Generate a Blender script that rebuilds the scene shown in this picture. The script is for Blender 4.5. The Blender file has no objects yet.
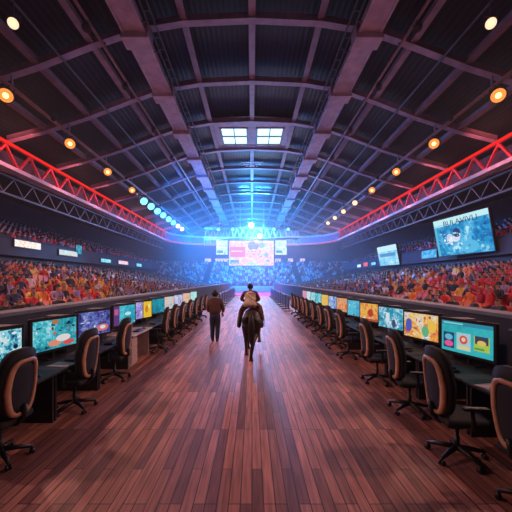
import bpy, bmesh, math, random
from mathutils import Vector, Matrix, Euler
random.seed(11)
PI = math.pi
D = bpy.data
SC = bpy.context.scene
COL = SC.collection
HC = 2.1                      # eye height of the camera

# ------------------------------------------------------------------ materials
def nt(name):
    m = D.materials.new(name); m.use_nodes = True
    n = m.node_tree.nodes; n.clear()
    return m, n, m.node_tree.links

def pmat(name, col, rough=.6, metal=0.0, var=.12, scale=6.0, bump=0.0, spec=.5):
    m, n, l = nt(name)
    out = n.new('ShaderNodeOutputMaterial'); b = n.new('ShaderNodeBsdfPrincipled')
    l.new(b.outputs[0], out.inputs[0])
    tc = n.new('ShaderNodeTexCoord'); ns = n.new('ShaderNodeTexNoise')
    ns.inputs['Scale'].default_value = scale; ns.inputs['Detail'].default_value = 3
    l.new(tc.outputs['Object'], ns.inputs['Vector'])
    r = n.new('ShaderNodeValToRGB')
    r.color_ramp.elements[0].position = .3; r.color_ramp.elements[1].position = .7
    r.color_ramp.elements[0].color = (*[c*(1-var) for c in col], 1)
    r.color_ramp.elements[1].color = (*[min(1, c*(1+var)) for c in col], 1)
    l.new(ns.outputs['Fac'], r.inputs[0]); l.new(r.outputs[0], b.inputs['Base Color'])
    b.inputs['Roughness'].default_value = rough; b.inputs['Metallic'].default_value = metal
    b.inputs['Specular IOR Level'].default_value = spec
    if bump:
        bp = n.new('ShaderNodeBump'); bp.inputs['Strength'].default_value = bump
        l.new(ns.outputs['Fac'], bp.inputs['Height']); l.new(bp.outputs[0], b.inputs['Normal'])
    return m

def emat(name, col, strength):
    m, n, l = nt(name)
    out = n.new('ShaderNodeOutputMaterial'); e = n.new('ShaderNodeEmission')
    e.inputs[0].default_value = (*col, 1); e.inputs[1].default_value = strength
    l.new(e.outputs[0], out.inputs[0])
    return m

def screen_mat(name, palette, scale=5, rects=(), strength=1.0, seed=0.0, aspect=1.75, detail=.8):
    """a lit picture: cells of colour from a palette plus flat blocks (x0,y0,x1,y1,colour[,'e'])"""
    m, n, l = nt(name)
    out = n.new('ShaderNodeOutputMaterial'); e = n.new('ShaderNodeEmission'); l.new(e.outputs[0], out.inputs[0])
    e.inputs[1].default_value = strength
    uv = n.new('ShaderNodeUVMap'); uv.uv_map = 'uv'
    mp = n.new('ShaderNodeMapping'); mp.inputs['Scale'].default_value = (aspect, 1, 1); mp.inputs['Location'].default_value = (seed*3.7, seed*1.9, seed)
    l.new(uv.outputs[0], mp.inputs[0])
    n1 = n.new('ShaderNodeTexNoise'); n1.inputs['Scale'].default_value = scale*.6; n1.inputs['Detail'].default_value = 7; n1.inputs['Roughness'].default_value = .62; n1.inputs['Distortion'].default_value = .35
    v = n.new('ShaderNodeTexVoronoi'); v.inputs['Scale'].default_value = scale*5
    l.new(mp.outputs[0], n1.inputs['Vector']); l.new(mp.outputs[0], v.inputs['Vector'])
    sp = n.new('ShaderNodeSeparateColor'); l.new(v.outputs['Color'], sp.inputs[0])
    mx = n.new('ShaderNodeMath'); mx.operation = 'MULTIPLY_ADD'; mx.inputs[1].default_value = detail*.5
    l.new(sp.outputs[0], mx.inputs[0])
    sc = n.new('ShaderNodeMath'); sc.operation = 'MULTIPLY_ADD'; sc.inputs[1].default_value = 2.2; sc.inputs[2].default_value = -.6-detail*.25
    l.new(n1.outputs['Fac'], sc.inputs[0]); l.new(sc.outputs[0], mx.inputs[2])
    r = n.new('ShaderNodeValToRGB'); r.color_ramp.interpolation = 'EASE'
    els = r.color_ramp.elements
    while len(els) < len(palette): els.new(.5)
    for i, c in enumerate(palette):
        els[i].position = i/max(1, len(palette)-1); els[i].color = (*c, 1)
    l.new(mx.outputs[0], r.inputs[0])
    cur = r.outputs[0]
    if rects:
        sx = n.new('ShaderNodeSeparateXYZ'); l.new(uv.outputs[0], sx.inputs[0])
        def cmp(op, s, val):
            q = n.new('ShaderNodeMath'); q.operation = op; q.inputs[1].default_value = val; l.new(s, q.inputs[0]); return q.outputs[0]
        def mul(a, b):
            q = n.new('ShaderNodeMath'); q.operation = 'MULTIPLY'; l.new(a, q.inputs[0]); l.new(b, q.inputs[1]); return q.outputs[0]
        for rc in rects:
            x0, y0, x1, y1, c = rc[:5]
            if len(rc) > 5:
                d = n.new('ShaderNodeVectorMath'); d.operation = 'SUBTRACT'; d.inputs[1].default_value = ((x0+x1)/2, (y0+y1)/2, 0); l.new(uv.outputs[0], d.inputs[0])
                k = n.new('ShaderNodeVectorMath'); k.operation = 'MULTIPLY'; k.inputs[1].default_value = (2/(x1-x0), 2/(y1-y0), 0); l.new(d.outputs[0], k.inputs[0])
                ln = n.new('ShaderNodeVectorMath'); ln.operation = 'LENGTH'; l.new(k.outputs[0], ln.inputs[0])
                mask = cmp('LESS_THAN', ln.outputs['Value'], 1.0)
            else:
                mask = mul(mul(cmp('GREATER_THAN', sx.outputs[0], x0), cmp('LESS_THAN', sx.outputs[0], x1)),
                           mul(cmp('GREATER_THAN', sx.outputs[1], y0), cmp('LESS_THAN', sx.outputs[1], y1)))
            mm = n.new('ShaderNodeMix'); mm.data_type = 'RGBA'; mm.inputs['B'].default_value = (*c, 1) if False else (0, 0, 0, 1)
            mm.inputs[7].default_value = (*c, 1)
            l.new(mask, mm.inputs[0]); l.new(cur, mm.inputs[6]); cur = mm.outputs[2]
    l.new(cur, e.inputs[0])
    return m

def floor_mat():
    m, n, l = nt('wood_planks')
    out = n.new('ShaderNodeOutputMaterial'); b = n.new('ShaderNodeBsdfPrincipled'); l.new(b.outputs[0], out.inputs[0])
    tc = n.new('ShaderNodeTexCoord')
    mp = n.new('ShaderNodeMapping'); mp.inputs['Rotation'].default_value = (0, 0, PI/2)
    l.new(tc.outputs['Object'], mp.inputs[0])
    br = n.new('ShaderNodeTexBrick'); br.inputs['Scale'].default_value = 1
    br.inputs['Brick Width'].default_value = 1.5; br.inputs['Row Height'].default_value = .11
    br.inputs['Mortar Size'].default_value = .006; br.inputs['Mortar Smooth'].default_value = .3; br.inputs['Bias'].default_value = 0
    br.inputs['Color1'].default_value = (.21, .085, .073, 1); br.inputs['Color2'].default_value = (.60, .26, .20, 1); br.inputs['Mortar'].default_value = (.05, .024, .02, 1)
    br.offset = .37; br.offset_frequency = 3
    l.new(mp.outputs[0], br.inputs['Vector'])
    mp2 = n.new('ShaderNodeMapping'); mp2.inputs['Scale'].default_value = (14, .8, 1); l.new(tc.outputs['Object'], mp2.inputs[0])
    g = n.new('ShaderNodeTexNoise'); g.inputs['Scale'].default_value = 2; g.inputs['Detail'].default_value = 5; l.new(mp2.outputs[0], g.inputs['Vector'])
    r = n.new('ShaderNodeValToRGB'); r.color_ramp.elements[0].color = (.45, .42, .42, 1); r.color_ramp.elements[1].color = (1.35, 1.3, 1.3, 1)
    r.color_ramp.elements[0].position = .3; r.color_ramp.elements[1].position = .7
    l.new(g.outputs['Fac'], r.inputs[0])
    mx = n.new('ShaderNodeMix'); mx.data_type = 'RGBA'; mx.blend_type = 'MULTIPLY'; mx.inputs[0].default_value = .8
    l.new(br.outputs['Color'], mx.inputs[6]); l.new(r.outputs[0], mx.inputs[7])
    l.new(mx.outputs[2], b.inputs['Base Color'])
    b.inputs['Roughness'].default_value = .5
    bp = n.new('ShaderNodeBump'); bp.inputs['Strength'].default_value = .25; bp.inputs['Distance'].default_value = .01
    l.new(br.outputs['Fac'], bp.inputs['Height']); bp.invert = True
    l.new(bp.outputs[0], b.inputs['Normal'])
    return m

def deck_mat():
    m, n, l = nt('corrugated_deck')
    out = n.new('ShaderNodeOutputMaterial'); b = n.new('ShaderNodeBsdfPrincipled'); l.new(b.outputs[0], out.inputs[0])
    tc = n.new('ShaderNodeTexCoord')
    w = n.new('ShaderNodeTexWave'); w.bands_direction = 'X'; w.inputs['Scale'].default_value = 1.1; w.inputs['Distortion'].default_value = 0
    l.new(tc.outputs['Object'], w.inputs['Vector'])
    r = n.new('ShaderNodeValToRGB'); r.color_ramp.elements[0].color = (.004, .006, .009, 1); r.color_ramp.elements[1].color = (.013, .017, .024, 1)
    l.new(w.outputs['Fac'], r.inputs[0]); l.new(r.outputs[0], b.inputs['Base Color'])
    bp = n.new('ShaderNodeBump'); bp.inputs['Strength'].default_value = .3; bp.inputs['Distance'].default_value = .04; b.inputs['Specular IOR Level'].default_value = .15
    l.new(w.outputs['Fac'], bp.inputs['Height']); l.new(bp.outputs[0], b.inputs['Normal'])
    b.inputs['Roughness'].default_value = .55
    return m

M = {}
M['floor'] = floor_mat()
M['deck'] = deck_mat()
M['mauve'] = pmat('mauve_steel', (.33, .24, .30), .55, var=.2, scale=2, bump=.05)
M['mauve_dark'] = pmat('dull_mauve_steel', (.22, .15, .19), .55, var=.2, scale=2)
M['conduit'] = pmat('grey_pink_pipe', (.36, .27, .31), .45, var=.15)
M['red'] = pmat('red_paint', (.62, .03, .028), .45, var=.15)
M['whitebeam'] = pmat('off_white_beam', (.62, .55, .56), .5, var=.15, scale=2)
M['dark_steel'] = pmat('dark_steel', (.06, .065, .085), .5, var=.2)
M['steel'] = pmat('pale_steel', (.45, .45, .50), .4, metal=.5, var=.1)
M['grey_steel'] = pmat('dull_grey_steel', (.16, .165, .20), .5, var=.2)
M['rib'] = pmat('pale_mauve_steel', (.46, .36, .42), .55, var=.2, scale=2, bump=.05)
M['black'] = pmat('black_plastic', (.014, .015, .019), .45, var=.2)
M['blackfab'] = pmat('black_fabric', (.016, .017, .023), .8, var=.3, scale=40, bump=.1)
M['navy'] = pmat('navy_mesh_fabric', (.014, .022, .04), .75, var=.3, scale=60, bump=.1)
M['tan'] = pmat('tan_wood', (.62, .34, .215), .45, var=.2, scale=9)
M['desk'] = pmat('charcoal_laminate', (.022, .023, .03), .6, var=.2, scale=5)
M['pale'] = pmat('pale_laminate', (.50, .40, .40), .5, var=.1, scale=4)
M['concrete'] = pmat('dark_concrete', (.05, .05, .062), .8, var=.2, scale=1.5)
M['ledge'] = pmat('grey_ledge_paint', (.17, .19, .24), .6, var=.15, scale=2)
M['wall'] = pmat('dark_wall_paint', (.035, .045, .07), .8, var=.2, scale=.8)
M['fascia'] = pmat('plum_fascia_paint', (.28, .16, .28), .6, var=.2, scale=1.2)
M['carpet'] = pmat('pink_carpet', (.62, .10, .20), .9, var=.2, scale=8)
M['white'] = pmat('white_board', (.75, .72, .76), .6, var=.08)
M['paper'] = pmat('pale_paper', (.62, .50, .48), .8, var=.05)
M['keys'] = pmat('dark_grey_keys', (.05, .052, .062), .5, var=.3, scale=60)
M['skin'] = pmat('skin', (.40, .22, .15), .55, var=.06)
M['hair'] = pmat('black_hair', (.012, .010, .010), .6, var=.3, scale=60)
M['brownjacket'] = pmat('brown_jacket_cloth', (.115, .055, .042), .8, var=.25, scale=20, bump=.15)
M['jeans'] = pmat('dark_blue_denim', (.028, .045, .09), .8, var=.3, scale=30, bump=.1)
M['shoe'] = pmat('dark_shoe_leather', (.02, .015, .015), .5)
M['beige'] = pmat('beige_coat_cloth', (.78, .60, .44), .8, var=.2, scale=12, bump=.15)
M['maroon'] = pmat('maroon_sleeve_cloth', (.16, .035, .045), .8, var=.2, scale=20)
M['trouser'] = pmat('brown_riding_trousers', (.10, .045, .035), .8, var=.2, scale=20)
M['horse'] = pmat('black_brown_horse_coat', (.013, .0075, .0075), .5, var=.4, scale=14, bump=.08)
M['mane'] = pmat('black_horsehair', (.008, .006, .006), .6, var=.4, scale=60, bump=.2)
M['hoof'] = pmat('grey_hoof', (.05, .04, .038), .5)
M['saddle'] = pmat('brown_saddle_leather', (.10, .05, .03), .45)
M['eye'] = pmat('dark_eye', (.02, .015, .012), .2)
M['lip'] = pmat('lip', (.30, .11, .09), .5)
M['redglow'] = emat('red_strip_glow', (1, .018, .012), 1.05)
M['warmglow'] = emat('warm_lamp_glow', (1, .30, .06), 1.2)
M['warmcore'] = emat('warm_lamp_core', (1, .62, .22), 3)
M['warmpale'] = emat('pale_warm_lamp_glow', (1, .66, .42), 1.4)
M['cyanglow'] = emat('cyan_lamp_glow', (.16, .74, 1), 2.6)
M['blueglow'] = emat('blue_lamp_glow', (.12, .5, 1), 3)
M['pinkglow'] = emat('pink_strip_glow', (1, .16, .36), .75)
M['skylight'] = emat('daylit_pane', (.52, .92, 1), 2.0)  # emission stands in for daylight coming through the panes
M['coldglow'] = emat('cold_lamp_glow', (.55, .9, 1), 30)

# ------------------------------------------------------------------ mesh builder
class MB:
    def __init__(s): s.v = []; s.f = []; s.mi = []; s.uv = {}; s.m = 0
    def add(s, vs, fs):
        o = len(s.v); s.v += [tuple(p) for p in vs]
        for f in fs: s.f.append(tuple(o+i for i in f)); s.mi.append(s.m)
        return s
    def box(s, c, d, rot=None):
        x, y, z = d[0]/2, d[1]/2, d[2]/2
        vs = [Vector(p) for p in ((-x,-y,-z),(x,-y,-z),(x,y,-z),(-x,y,-z),(-x,-y,z),(x,-y,z),(x,y,z),(-x,y,z))]
        if rot: 
            R = Euler(rot).to_matrix(); vs = [R @ p for p in vs]
        C = Vector(c)
        return s.add([p+C for p in vs], [(0,3,2,1),(4,5,6,7),(0,1,5,4),(1,2,6,5),(2,3,7,6),(3,0,4,7)])
    def bar(s, a, b, w, h, up=(0,0,1)):
        a, b = Vector(a), Vector(b); d = (b-a).normalized(); u = Vector(up)
        if abs(d.dot(u)) > .98: u = Vector((1,0,0))
        r = d.cross(u).normalized()*w/2; u = r.cross(d).normalized()*h/2
        vs = [a-r-u, a+r-u, a+r+u, a-r+u, b-r-u, b+r-u, b+r+u, b-r+u]
        return s.add(vs, [(0,1,2,3),(7,6,5,4),(0,4,5,1),(1,5,6,2),(2,6,7,3),(3,7,4,0)])
    def tube(s, a, b, r, r2=None, n=8, cap=True):
        return s.path([a, b], [r, r if r2 is None else r2], n, cap)
    def path(s, pts, rs, n=8, cap=True, flat=None):
        pts = [Vector(p) for p in pts]
        if not hasattr(rs, '__len__'): rs = [rs]*len(pts)
        vs = []; pu = None
        for i, p in enumerate(pts):
            d = (pts[min(i+1, len(pts)-1)]-pts[max(i-1, 0)]).normalized()
            if pu is None:
                pu = Vector((0,0,1)) if abs(d.z) < .9 else Vector((1,0,0))
            r = d.cross(pu).normalized(); u = r.cross(d).normalized(); pu = u
            k = flat or 1
            for j in range(n):
                a = 2*PI*j/n; vs.append(p+(r*math.cos(a)+u*math.sin(a)*k)*rs[i])
        fs = []
        for i in range(len(pts)-1):
            for j in range(n):
                k = (j+1) % n; fs.append((i*n+j, i*n+k, (i+1)*n+k, (i+1)*n+j))
        if cap: fs += [tuple(reversed(range(n))), tuple(range((len(pts)-1)*n, len(pts)*n))]
        return s.add(vs, fs)
    def strip(s, pts, w, h):
        """rectangular bar following points (w across, h vertical)"""
        pts = [Vector(p) for p in pts]; vs = []
        for i, p in enumerate(pts):
            d = (pts[min(i+1, len(pts)-1)]-pts[max(i-1, 0)]).normalized()
            up = Vector((0,0,1)) if abs(d.z) < .95 else Vector((1,0,0))
            r = d.cross(up).normalized()*w/2; u = r.cross(d).normalized()*h/2
            vs += [p-r-u, p+r-u, p+r+u, p-r+u]
        fs = []
        for i in range(len(pts)-1):
            for j in range(4):
                k = (j+1) % 4; fs.append((i*4+j, i*4+k, (i+1)*4+k, (i+1)*4+j))
        e = (len(pts)-1)*4
        fs += [(3,2,1,0), (e, e+1, e+2, e+3)]
        return s.add(vs, fs)
    def lathe(s, prof, c=(0,0,0), n=12, R=None):
        vs = []; C = Vector(c)
        for r, z in prof:
            for j in range(n):
                a = 2*PI*j/n; p = Vector((r*math.cos(a), r*math.sin(a), z))
                if R: p = R @ p
                vs.append(p+C)
        fs = []
        for i in range(len(prof)-1):
            for j in range(n):
                k = (j+1) % n; fs.append((i*n+j, i*n+k, (i+1)*n+k, (i+1)*n+j))
        fs += [tuple(reversed(range(n))), tuple(range((len(prof)-1)*n, len(prof)*n))]
        return s.add(vs, fs)
    def ball(s, c, r, n=10, m=6):
        r = r if hasattr(r, '__len__') else (r, r, r); vs = [Vector((0,0,-r[2]))+Vector(c)]
        for i in range(1, m):
            t = -PI/2+PI*i/m
            for j in range(n):
                a = 2*PI*j/n; vs.append(Vector((r[0]*math.cos(t)*math.cos(a), r[1]*math.cos(t)*math.sin(a), r[2]*math.sin(t)))+Vector(c))
        vs.append(Vector((0,0,r[2]))+Vector(c)); e = len(vs)-1; fs = []
        for j in range(n):
            k = (j+1) % n; fs.append((0, 1+k, 1+j)); fs.append((e, e-n+j, e-n+k))
        for i in range(m-2):
            for j in range(n):
                k = (j+1) % n; a = 1+i*n; fs.append((a+j, a+k, a+n+k, a+n+j))
        return s.add(vs, fs)
    def quad_uv(s, a, b, c, d):
        i = len(s.f); s.add([a, b, c, d], [(0,1,2,3)]); s.uv[i] = ((0,0),(1,0),(1,1),(0,1)); return s
    def mesh(s, name, mats, smooth=False):
        me = D.meshes.new(name); me.from_pydata(s.v, [], s.f)
        if not isinstance(mats, (list, tuple)): mats = [mats]
        for m in mats: me.materials.append(m)
        if len(mats) > 1: me.polygons.foreach_set('material_index', s.mi)
        if smooth: me.polygons.foreach_set('use_smooth', [True]*len(me.polygons))
        if s.uv:
            ul = me.uv_layers.new(name='uv')
            for i, co in s.uv.items():
                for k, li in enumerate(me.polygons[i].loop_indices): ul.data[li].uv = co[k]
        me.update()
        return me
    def build(s, name, mats, parent=None, smooth=False, bevel=0, seg=2):
        return link(name, s.mesh(name, mats, smooth), parent, bevel, seg)

def link(name, me, parent=None, bevel=0, seg=2):
    o = D.objects.new(name, me); COL.objects.link(o)
    if parent: o.parent = parent
    if bevel:
        b = o.modifiers.new('bevel', 'BEVEL'); b.width = bevel; b.segments = seg; b.limit_method = 'ANGLE'
    return o

def tag(o, label, cat=None, group=None, kind=None):
    o['label'] = label
    if cat: o['category'] = cat
    if group: o['group'] = group
    if kind: o['kind'] = kind
    return o
def thing(name, label, cat, loc=(0,0,0), rz=0, group=None):
    o = D.objects.new(name, None); COL.objects.link(o); o.empty_display_size = .1
    o.location = loc; o.rotation_euler = (0, 0, rz)
    return tag(o, label, cat, group)
def struct(o, label=None):
    o['kind'] = 'structure'
    if label: o['label'] = label
    return o
KIDS = {}
def copy_tree(o, parent=None):
    c = o.copy(); COL.objects.link(c)
    if parent: c.parent = parent
    for ch in list(o.children): copy_tree(ch, c)
    return c
def put(o, loc, rz, label, group=None):
    o.location = loc; o.rotation_euler = (0, 0, rz); o['label'] = label
    if group: o['group'] = group
    return o
ORD = ['first','second','third','fourth','fifth','sixth','seventh','eighth','ninth','tenth','eleventh','twelfth','thirteenth','fourteenth','fifteenth','sixteenth']
def lamp(name, kind, loc, col, energy, target=None, size=60, blend=.6, radius=.15, parent=None):
    ld = D.lights.new(name, kind); ld.color = col; ld.energy = energy
    if kind == 'SPOT': ld.spot_size = math.radians(size); ld.spot_blend = blend
    if kind in ('SPOT', 'POINT'): ld.shadow_soft_size = radius
    o = D.objects.new(name, ld); COL.objects.link(o); o.location = loc
    if target is not None:
        o.rotation_euler = (Vector(target)-Vector(loc)).to_track_quat('-Z', 'Y').to_euler()
    return o

# ------------------------------------------------------------------ camera, world, view
cd = D.cameras.new('camera'); cam = D.objects.new('camera', cd); COL.objects.link(cam)
cam.location = (0, 0, HC); cam.rotation_euler = (PI/2, 0, 0)
cd.lens = 22.5; cd.sensor_width = 36; cd.sensor_fit = 'HORIZONTAL'; cd.shift_x = 4/512; cd.shift_y = 24/512
cd.clip_end = 300
SC.camera = cam
w = D.worlds.new('world'); SC.world = w; w.use_nodes = True
wn = w.node_tree.nodes; wn.clear(); wl = w.node_tree.links
wo = wn.new('ShaderNodeOutputWorld'); wb = wn.new('ShaderNodeBackground'); wb.inputs[0].default_value = (0, 0, 0, 1)
wv = wn.new('ShaderNodeVolumeScatter'); wv.inputs['Color'].default_value = (.93, .96, 1, 1); wv.inputs['Density'].default_value = .0032; wv.inputs['Anisotropy'].default_value = .25
wg = wn.new('ShaderNodeNewGeometry'); wx = wn.new('ShaderNodeSeparateXYZ'); wr = wn.new('ShaderNodeMapRange')   # stage haze, thick at the far end of the hall
wr.interpolation_type = 'SMOOTHSTEP'; wr.inputs[1].default_value = 22; wr.inputs[2].default_value = 54; wr.inputs[3].default_value = .0010; wr.inputs[4].default_value = .0100
wl.new(wg.outputs['Position'], wx.inputs[0]); wl.new(wx.outputs['Y'], wr.inputs[0]); wl.new(wr.outputs[0], wv.inputs['Density'])
w.cycles.volume_step_size = 5.0
wl.new(wb.outputs[0], wo.inputs[0]); wl.new(wv.outputs[0], wo.inputs['Volume'])
vs_ = SC.view_settings; vs_.view_transform = 'Standard'; vs_.look = 'None'; vs_.gamma = 1; vs_.exposure = 0.0
try: vs_.use_curve_mapping = False
except Exception: pass
SC.cycles.use_denoising = True
SC.cycles.max_bounces = 4; SC.cycles.volume_bounces = 1
SC.cycles.sample_clamp_indirect = 4; SC.cycles.sample_clamp_direct = 0

# ------------------------------------------------------------------ room shell
Y0, Y1 = -3.0, 74.0
struct(MB().box((0, 35.5, -.1), (60, 77, .2)).build('floor', M['floor']), 'brown wooden plank floor running to the far stage')
PROF = [(0,15.2),(3.4,15.05),(5.8,14.65),(8,13.9),(10.7,12.85),(13.5,11.95),(16,11.3),(27.5,10.6)]
def roof(x):
    x = abs(x)
    for (a, za), (b, zb) in zip(PROF, PROF[1:]):
        if x <= b: return za+(zb-za)*(x-a)/(b-a)
    return PROF[-1][1]
full = [(-x, z) for x, z in reversed(PROF[1:])]+PROF
mb = MB(); n = len(full)
vs = [(x, y, z+.42+k) for y in (Y0, 26.4, 31.8, Y1) for k in (0,.15) for x, z in full]
def vid(iy, k, i): return (iy*2+k)*n+i
hole = (full.index((-3.4,15.05)), full.index((3.4,15.05)))
fs = []
for iy in range(3):
    for i in range(n-1):
        if iy == 1 and hole[0] <= i < hole[1]: continue
        fs.append((vid(iy,0,i), vid(iy+1,0,i), vid(iy+1,0,i+1), vid(iy,0,i+1)))
        fs.append((vid(iy,1,i), vid(iy,1,i+1), vid(iy+1,1,i+1), vid(iy+1,1,i)))
struct(mb.add(vs, fs).build('ceiling', M['deck']), 'dark corrugated roof deck between mauve steel beams')
for s, side in ((-1,'left'), (1,'right')):
    struct(MB().box((s*27.6, 35.5, 5.5), (.3, 77, 11)).build('wall_'+side, M['wall']))
    struct(MB().box((s*19.4, 33, 2.9), (.3, 72, 2.9)).build('wall_lower_'+side, M['wall']))
struct(MB().box((0, 74.1, 8), (56, .3, 16)).build('wall_back', M['wall']))
# arched cross beams
BEAMS = [6, 11, 16, 21, 26.3, 31.9, 37.2, 42.5, 47.8, 53, 58.3, 63.6, 69]
for i, y in enumerate(BEAMS):
    pts = [(x, y, z-.02) for x, z in full[1:-1]]
    m = MB().strip([(x, y, z+.06) for x, z in full[1:-1]], .26, .34)
    m.strip([(x, y, z-.12) for x, z in full[1:-1]], .40, .06)
    struct(m.build('trim_%d' % (i+1), M['mauve']), 'mauve arched roof beam crossing the hall')
# two broad box ribs running down the hall
for s, side in ((-1,'left'), (1,'right')):
    m = MB()
    m.box((s*5.75, 35, 14.42), (.95, 76, .55)); 
    for dx in (-.5, .5): m.box((s*5.75+dx, 35, 14.18), (.14, 76, .16))
    for y in BEAMS: m.box((s*5.75, y, 14.28), (1.35, .9, .75))
    struct(m.build('trim_%d' % (20+(s>0)), M['rib'], bevel=.02, seg=1), 'broad mauve box rib along the %s of the roof' % side)
    # cable ladder beside the rib
    m = MB()
    xx = s*4.75
    for dx in (-.16, .16): m.box((xx+dx, 35, 14.25), (.05, 76, .08))
    k = 4.0
    while k < 72: m.box((xx, k, 14.22), (.34, .06, .05)); k += .8
    k = 5.0
    while k < 72: m.bar((xx+s*.1, k, 14.25), (s*5.35, k, 14.2), .05, .05); k += 2.0
    t = m.build('cable_ladder', M['dark_steel']); tag(t, 'dark cable ladder beside the %s roof rib' % side, 'cable tray')
PUR = [0, 3.4, 8.0, 10.7, 13.5]
k = 30
for x in PUR:
    for s in ((1,) if x == 0 else (-1, 1)):
        segs = [(Y0, Y1)]
        if x == 0: segs = [(Y0, 26.3), (31.9, Y1)]
        m = MB()
        for a, b in segs: m.box((s*x, (a+b)/2, roof(x)+.12), (.22, b-a, .30))
        for a, b in segs: m.box((s*x, (a+b)/2, roof(x)-.03), (.34, b-a, .05))
        struct(m.build('trim_%d' % k, M['mauve_dark'] if x else M['mauve']), 'mauve roof purlin running along the hall'); k += 1
# hanging conduits under the roof
for s, side in ((-1,'left'), (1,'right')):
    m = MB().tube((s*7.35, 2, 13.72), (s*7.35, 68, 13.72), .075)
    m2 = MB()
    for y in BEAMS: m2.tube((s*7.35, y, 13.7), (s*7.35, y, roof(7.35)), .03)
    t = thing('ceiling_pipe', 'long pink grey pipe slung under the %s slope of the roof' % side, 'pipe', (0,0,0))
    m.build('pipe', M['conduit'], t, True); m2.build('hanger', M['dark_steel'], t)
    m = MB().tube((s*9.45, 2, 13.1), (s*9.45, 68, 13.1), .05)
    for y in BEAMS: m.tube((s*9.45, y, 13.1), (s*9.45, y, roof(9.45)), .02)
    tag(m.build('cable_run', M['dark_steel']), 'thin dark cable run hung between pipe and lamp rail on the %s' % side, 'cable')

# roof lights: two windows in a mauve well
for s, nm in ((-1, 1), (1, 2)):
    x0, x1, ya, yb = (s*.42, s*2.75, 27.5, 31.0)
    xa, xb = min(x0, x1), max(x0, x1); xc = (xa+xb)/2; z = 15.22
    wnd = MB()
    for xx in (xa, xb): wnd.box((xx, (ya+yb)/2, z), (.16, yb-ya+.16, .2))
    for yy in (ya, yb): wnd.box((xc, yy, z), (xb-xa+.16, .16, .2))
    wnd.box((xc, (ya+yb)/2, z), (.09, yb-ya, .12)); wnd.box((xc, (ya+yb)/2, z), (xb-xa, .09, .12))
    o = struct(wnd.build('window_%d' % nm, M['mauve_dark']), '%s roof window with four daylit panes' % ('left' if s < 0 else 'right'))
    MB().box((xc, (ya+yb)/2, z+.08), (xb-xa, yb-ya, .03)).build('pane', M['skylight'], o)
m = MB()
m.box((0, 29.2, 15.35), (.68, 4, .3))
for s in (-1, 1): m.box((s*3.13, 29.2, 15.3), (.62, 5.6, .4)); 
m.box((0, 26.9, 15.33), (6.8, 1.05, .35)); m.box((0, 31.45, 15.33), (6.8, .75, .35))
struct(m.build('trim_60', M['mauve']), 'mauve surround of the two roof windows')
t = thing('ceiling_fixture', 'cluster of small pale lamps hung below the roof windows', 'ceiling lamp', (0, 33.6, 0))
MB().tube((0,0,15.1), (0,0,14.2), .04).build('stem', M['dark_steel'], t)
MB().bar((-.9,0,14.25), (.9,0,14.25), .06, .06).bar((-1.2,.2,14.55), (1.2,.2,14.55), .05, .05).build('crossbar', M['steel'], t)
for x in (-.55, -.2, .2, .55):
    MB().lathe([(.05,.12),(.11,0),(.1,-.06)], (x,0,14.12)).build('lamp_can', M['steel'], t, True)

# ------------------------------------------------------------------ red trusses and dark lattice under them
TR0, TR1 = 8.0, 59.0
def truss(name, label, x, zt, zb, y0, y1, pitch, mt, mb_, md, rt, wb_, hb, rd, strip=True, vertical=True):
    t = thing(name, label, 'truss', (x, y0, zb))
    L = y1-y0; H = zt-zb
    top = MB().box((0, L/2, H), (rt*2, L, rt*2)).build('top_chord', mt, t, bevel=.02, seg=1)
    if strip:
        sgn = -1 if x > 0 else 1
        tag(MB().box((sgn*(rt+.04), L/2, H-.02), (.07, L, .16)).build('light_strip', M['redglow'], t), 'glowing red light strip')
    b = MB().box((0, L/2, 0), (wb_, L, hb)).build('bottom_chord', mb_, t)
    nP = int(round(L/pitch)); p = L/nP
    for i in range(nP):
        a, c, e = i*p, (i+.5)*p, (i+1)*p
        MB().bar((0,a,hb/2), (0,c,H-rt), rd, rd, (1,0,0)).build('diagonal', md, t)
        MB().bar((0,c,H-rt), (0,e,hb/2), rd, rd, (1,0,0)).build('diagonal', md, t)
    return t
for s, side in ((-1,'left'), (1,'right')):
    truss('roof_truss', 'bright red lattice truss with pale bottom beam along the %s side' % side, s*16, 11.05, 9.45, TR0, TR1, 2.3, M['red'], M['whitebeam'], M['red'], .12, .6, .26, .15)
    truss('lattice_girder', 'dark lattice girder below the red truss on the %s' % side, s*16.5, 9.1, 7.9, TR0, TR1, 1.9, M['dark_steel'], M['dark_steel'], M['grey_steel'], .07, .14, .14, .05, strip=False)
    m = MB().box((s*16.9, (TR0+TR1)/2, 10.2), (.08, TR1-TR0, 1.5))
    struct(m.build('wall_panel_'+side, pmat('maroon_panel', (.10, .05, .065), .8)), 'dull maroon panel behind the red truss')
    # curved end of the fascia
    pts = [(s*16, 59), (s*15.5, 61.5), (s*14.2, 63.6), (s*12.2, 65.2), (s*9.5, 66.2), (s*5, 66.8), (0, 67)]
    m = MB().strip([(x, y, 10.95) for x, y in pts], .3, .3); m.strip([(x, y, 9.45) for x, y in pts], .6, .3)
    m.m = 1; m.strip([(x+s*.2, y+.2, 10.2) for x, y in pts], .08, 1.3)
    m.m = 2; m.strip([(x-s*.3, y-.3, 9.42) for x, y in pts], .06, .2)
    struct(m.build('trim_%d' % (62+(s>0)), [M['whitebeam'], M['fascia'], M['pinkglow']]), 'curved plum fascia beam at the far %s corner' % side)

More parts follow.
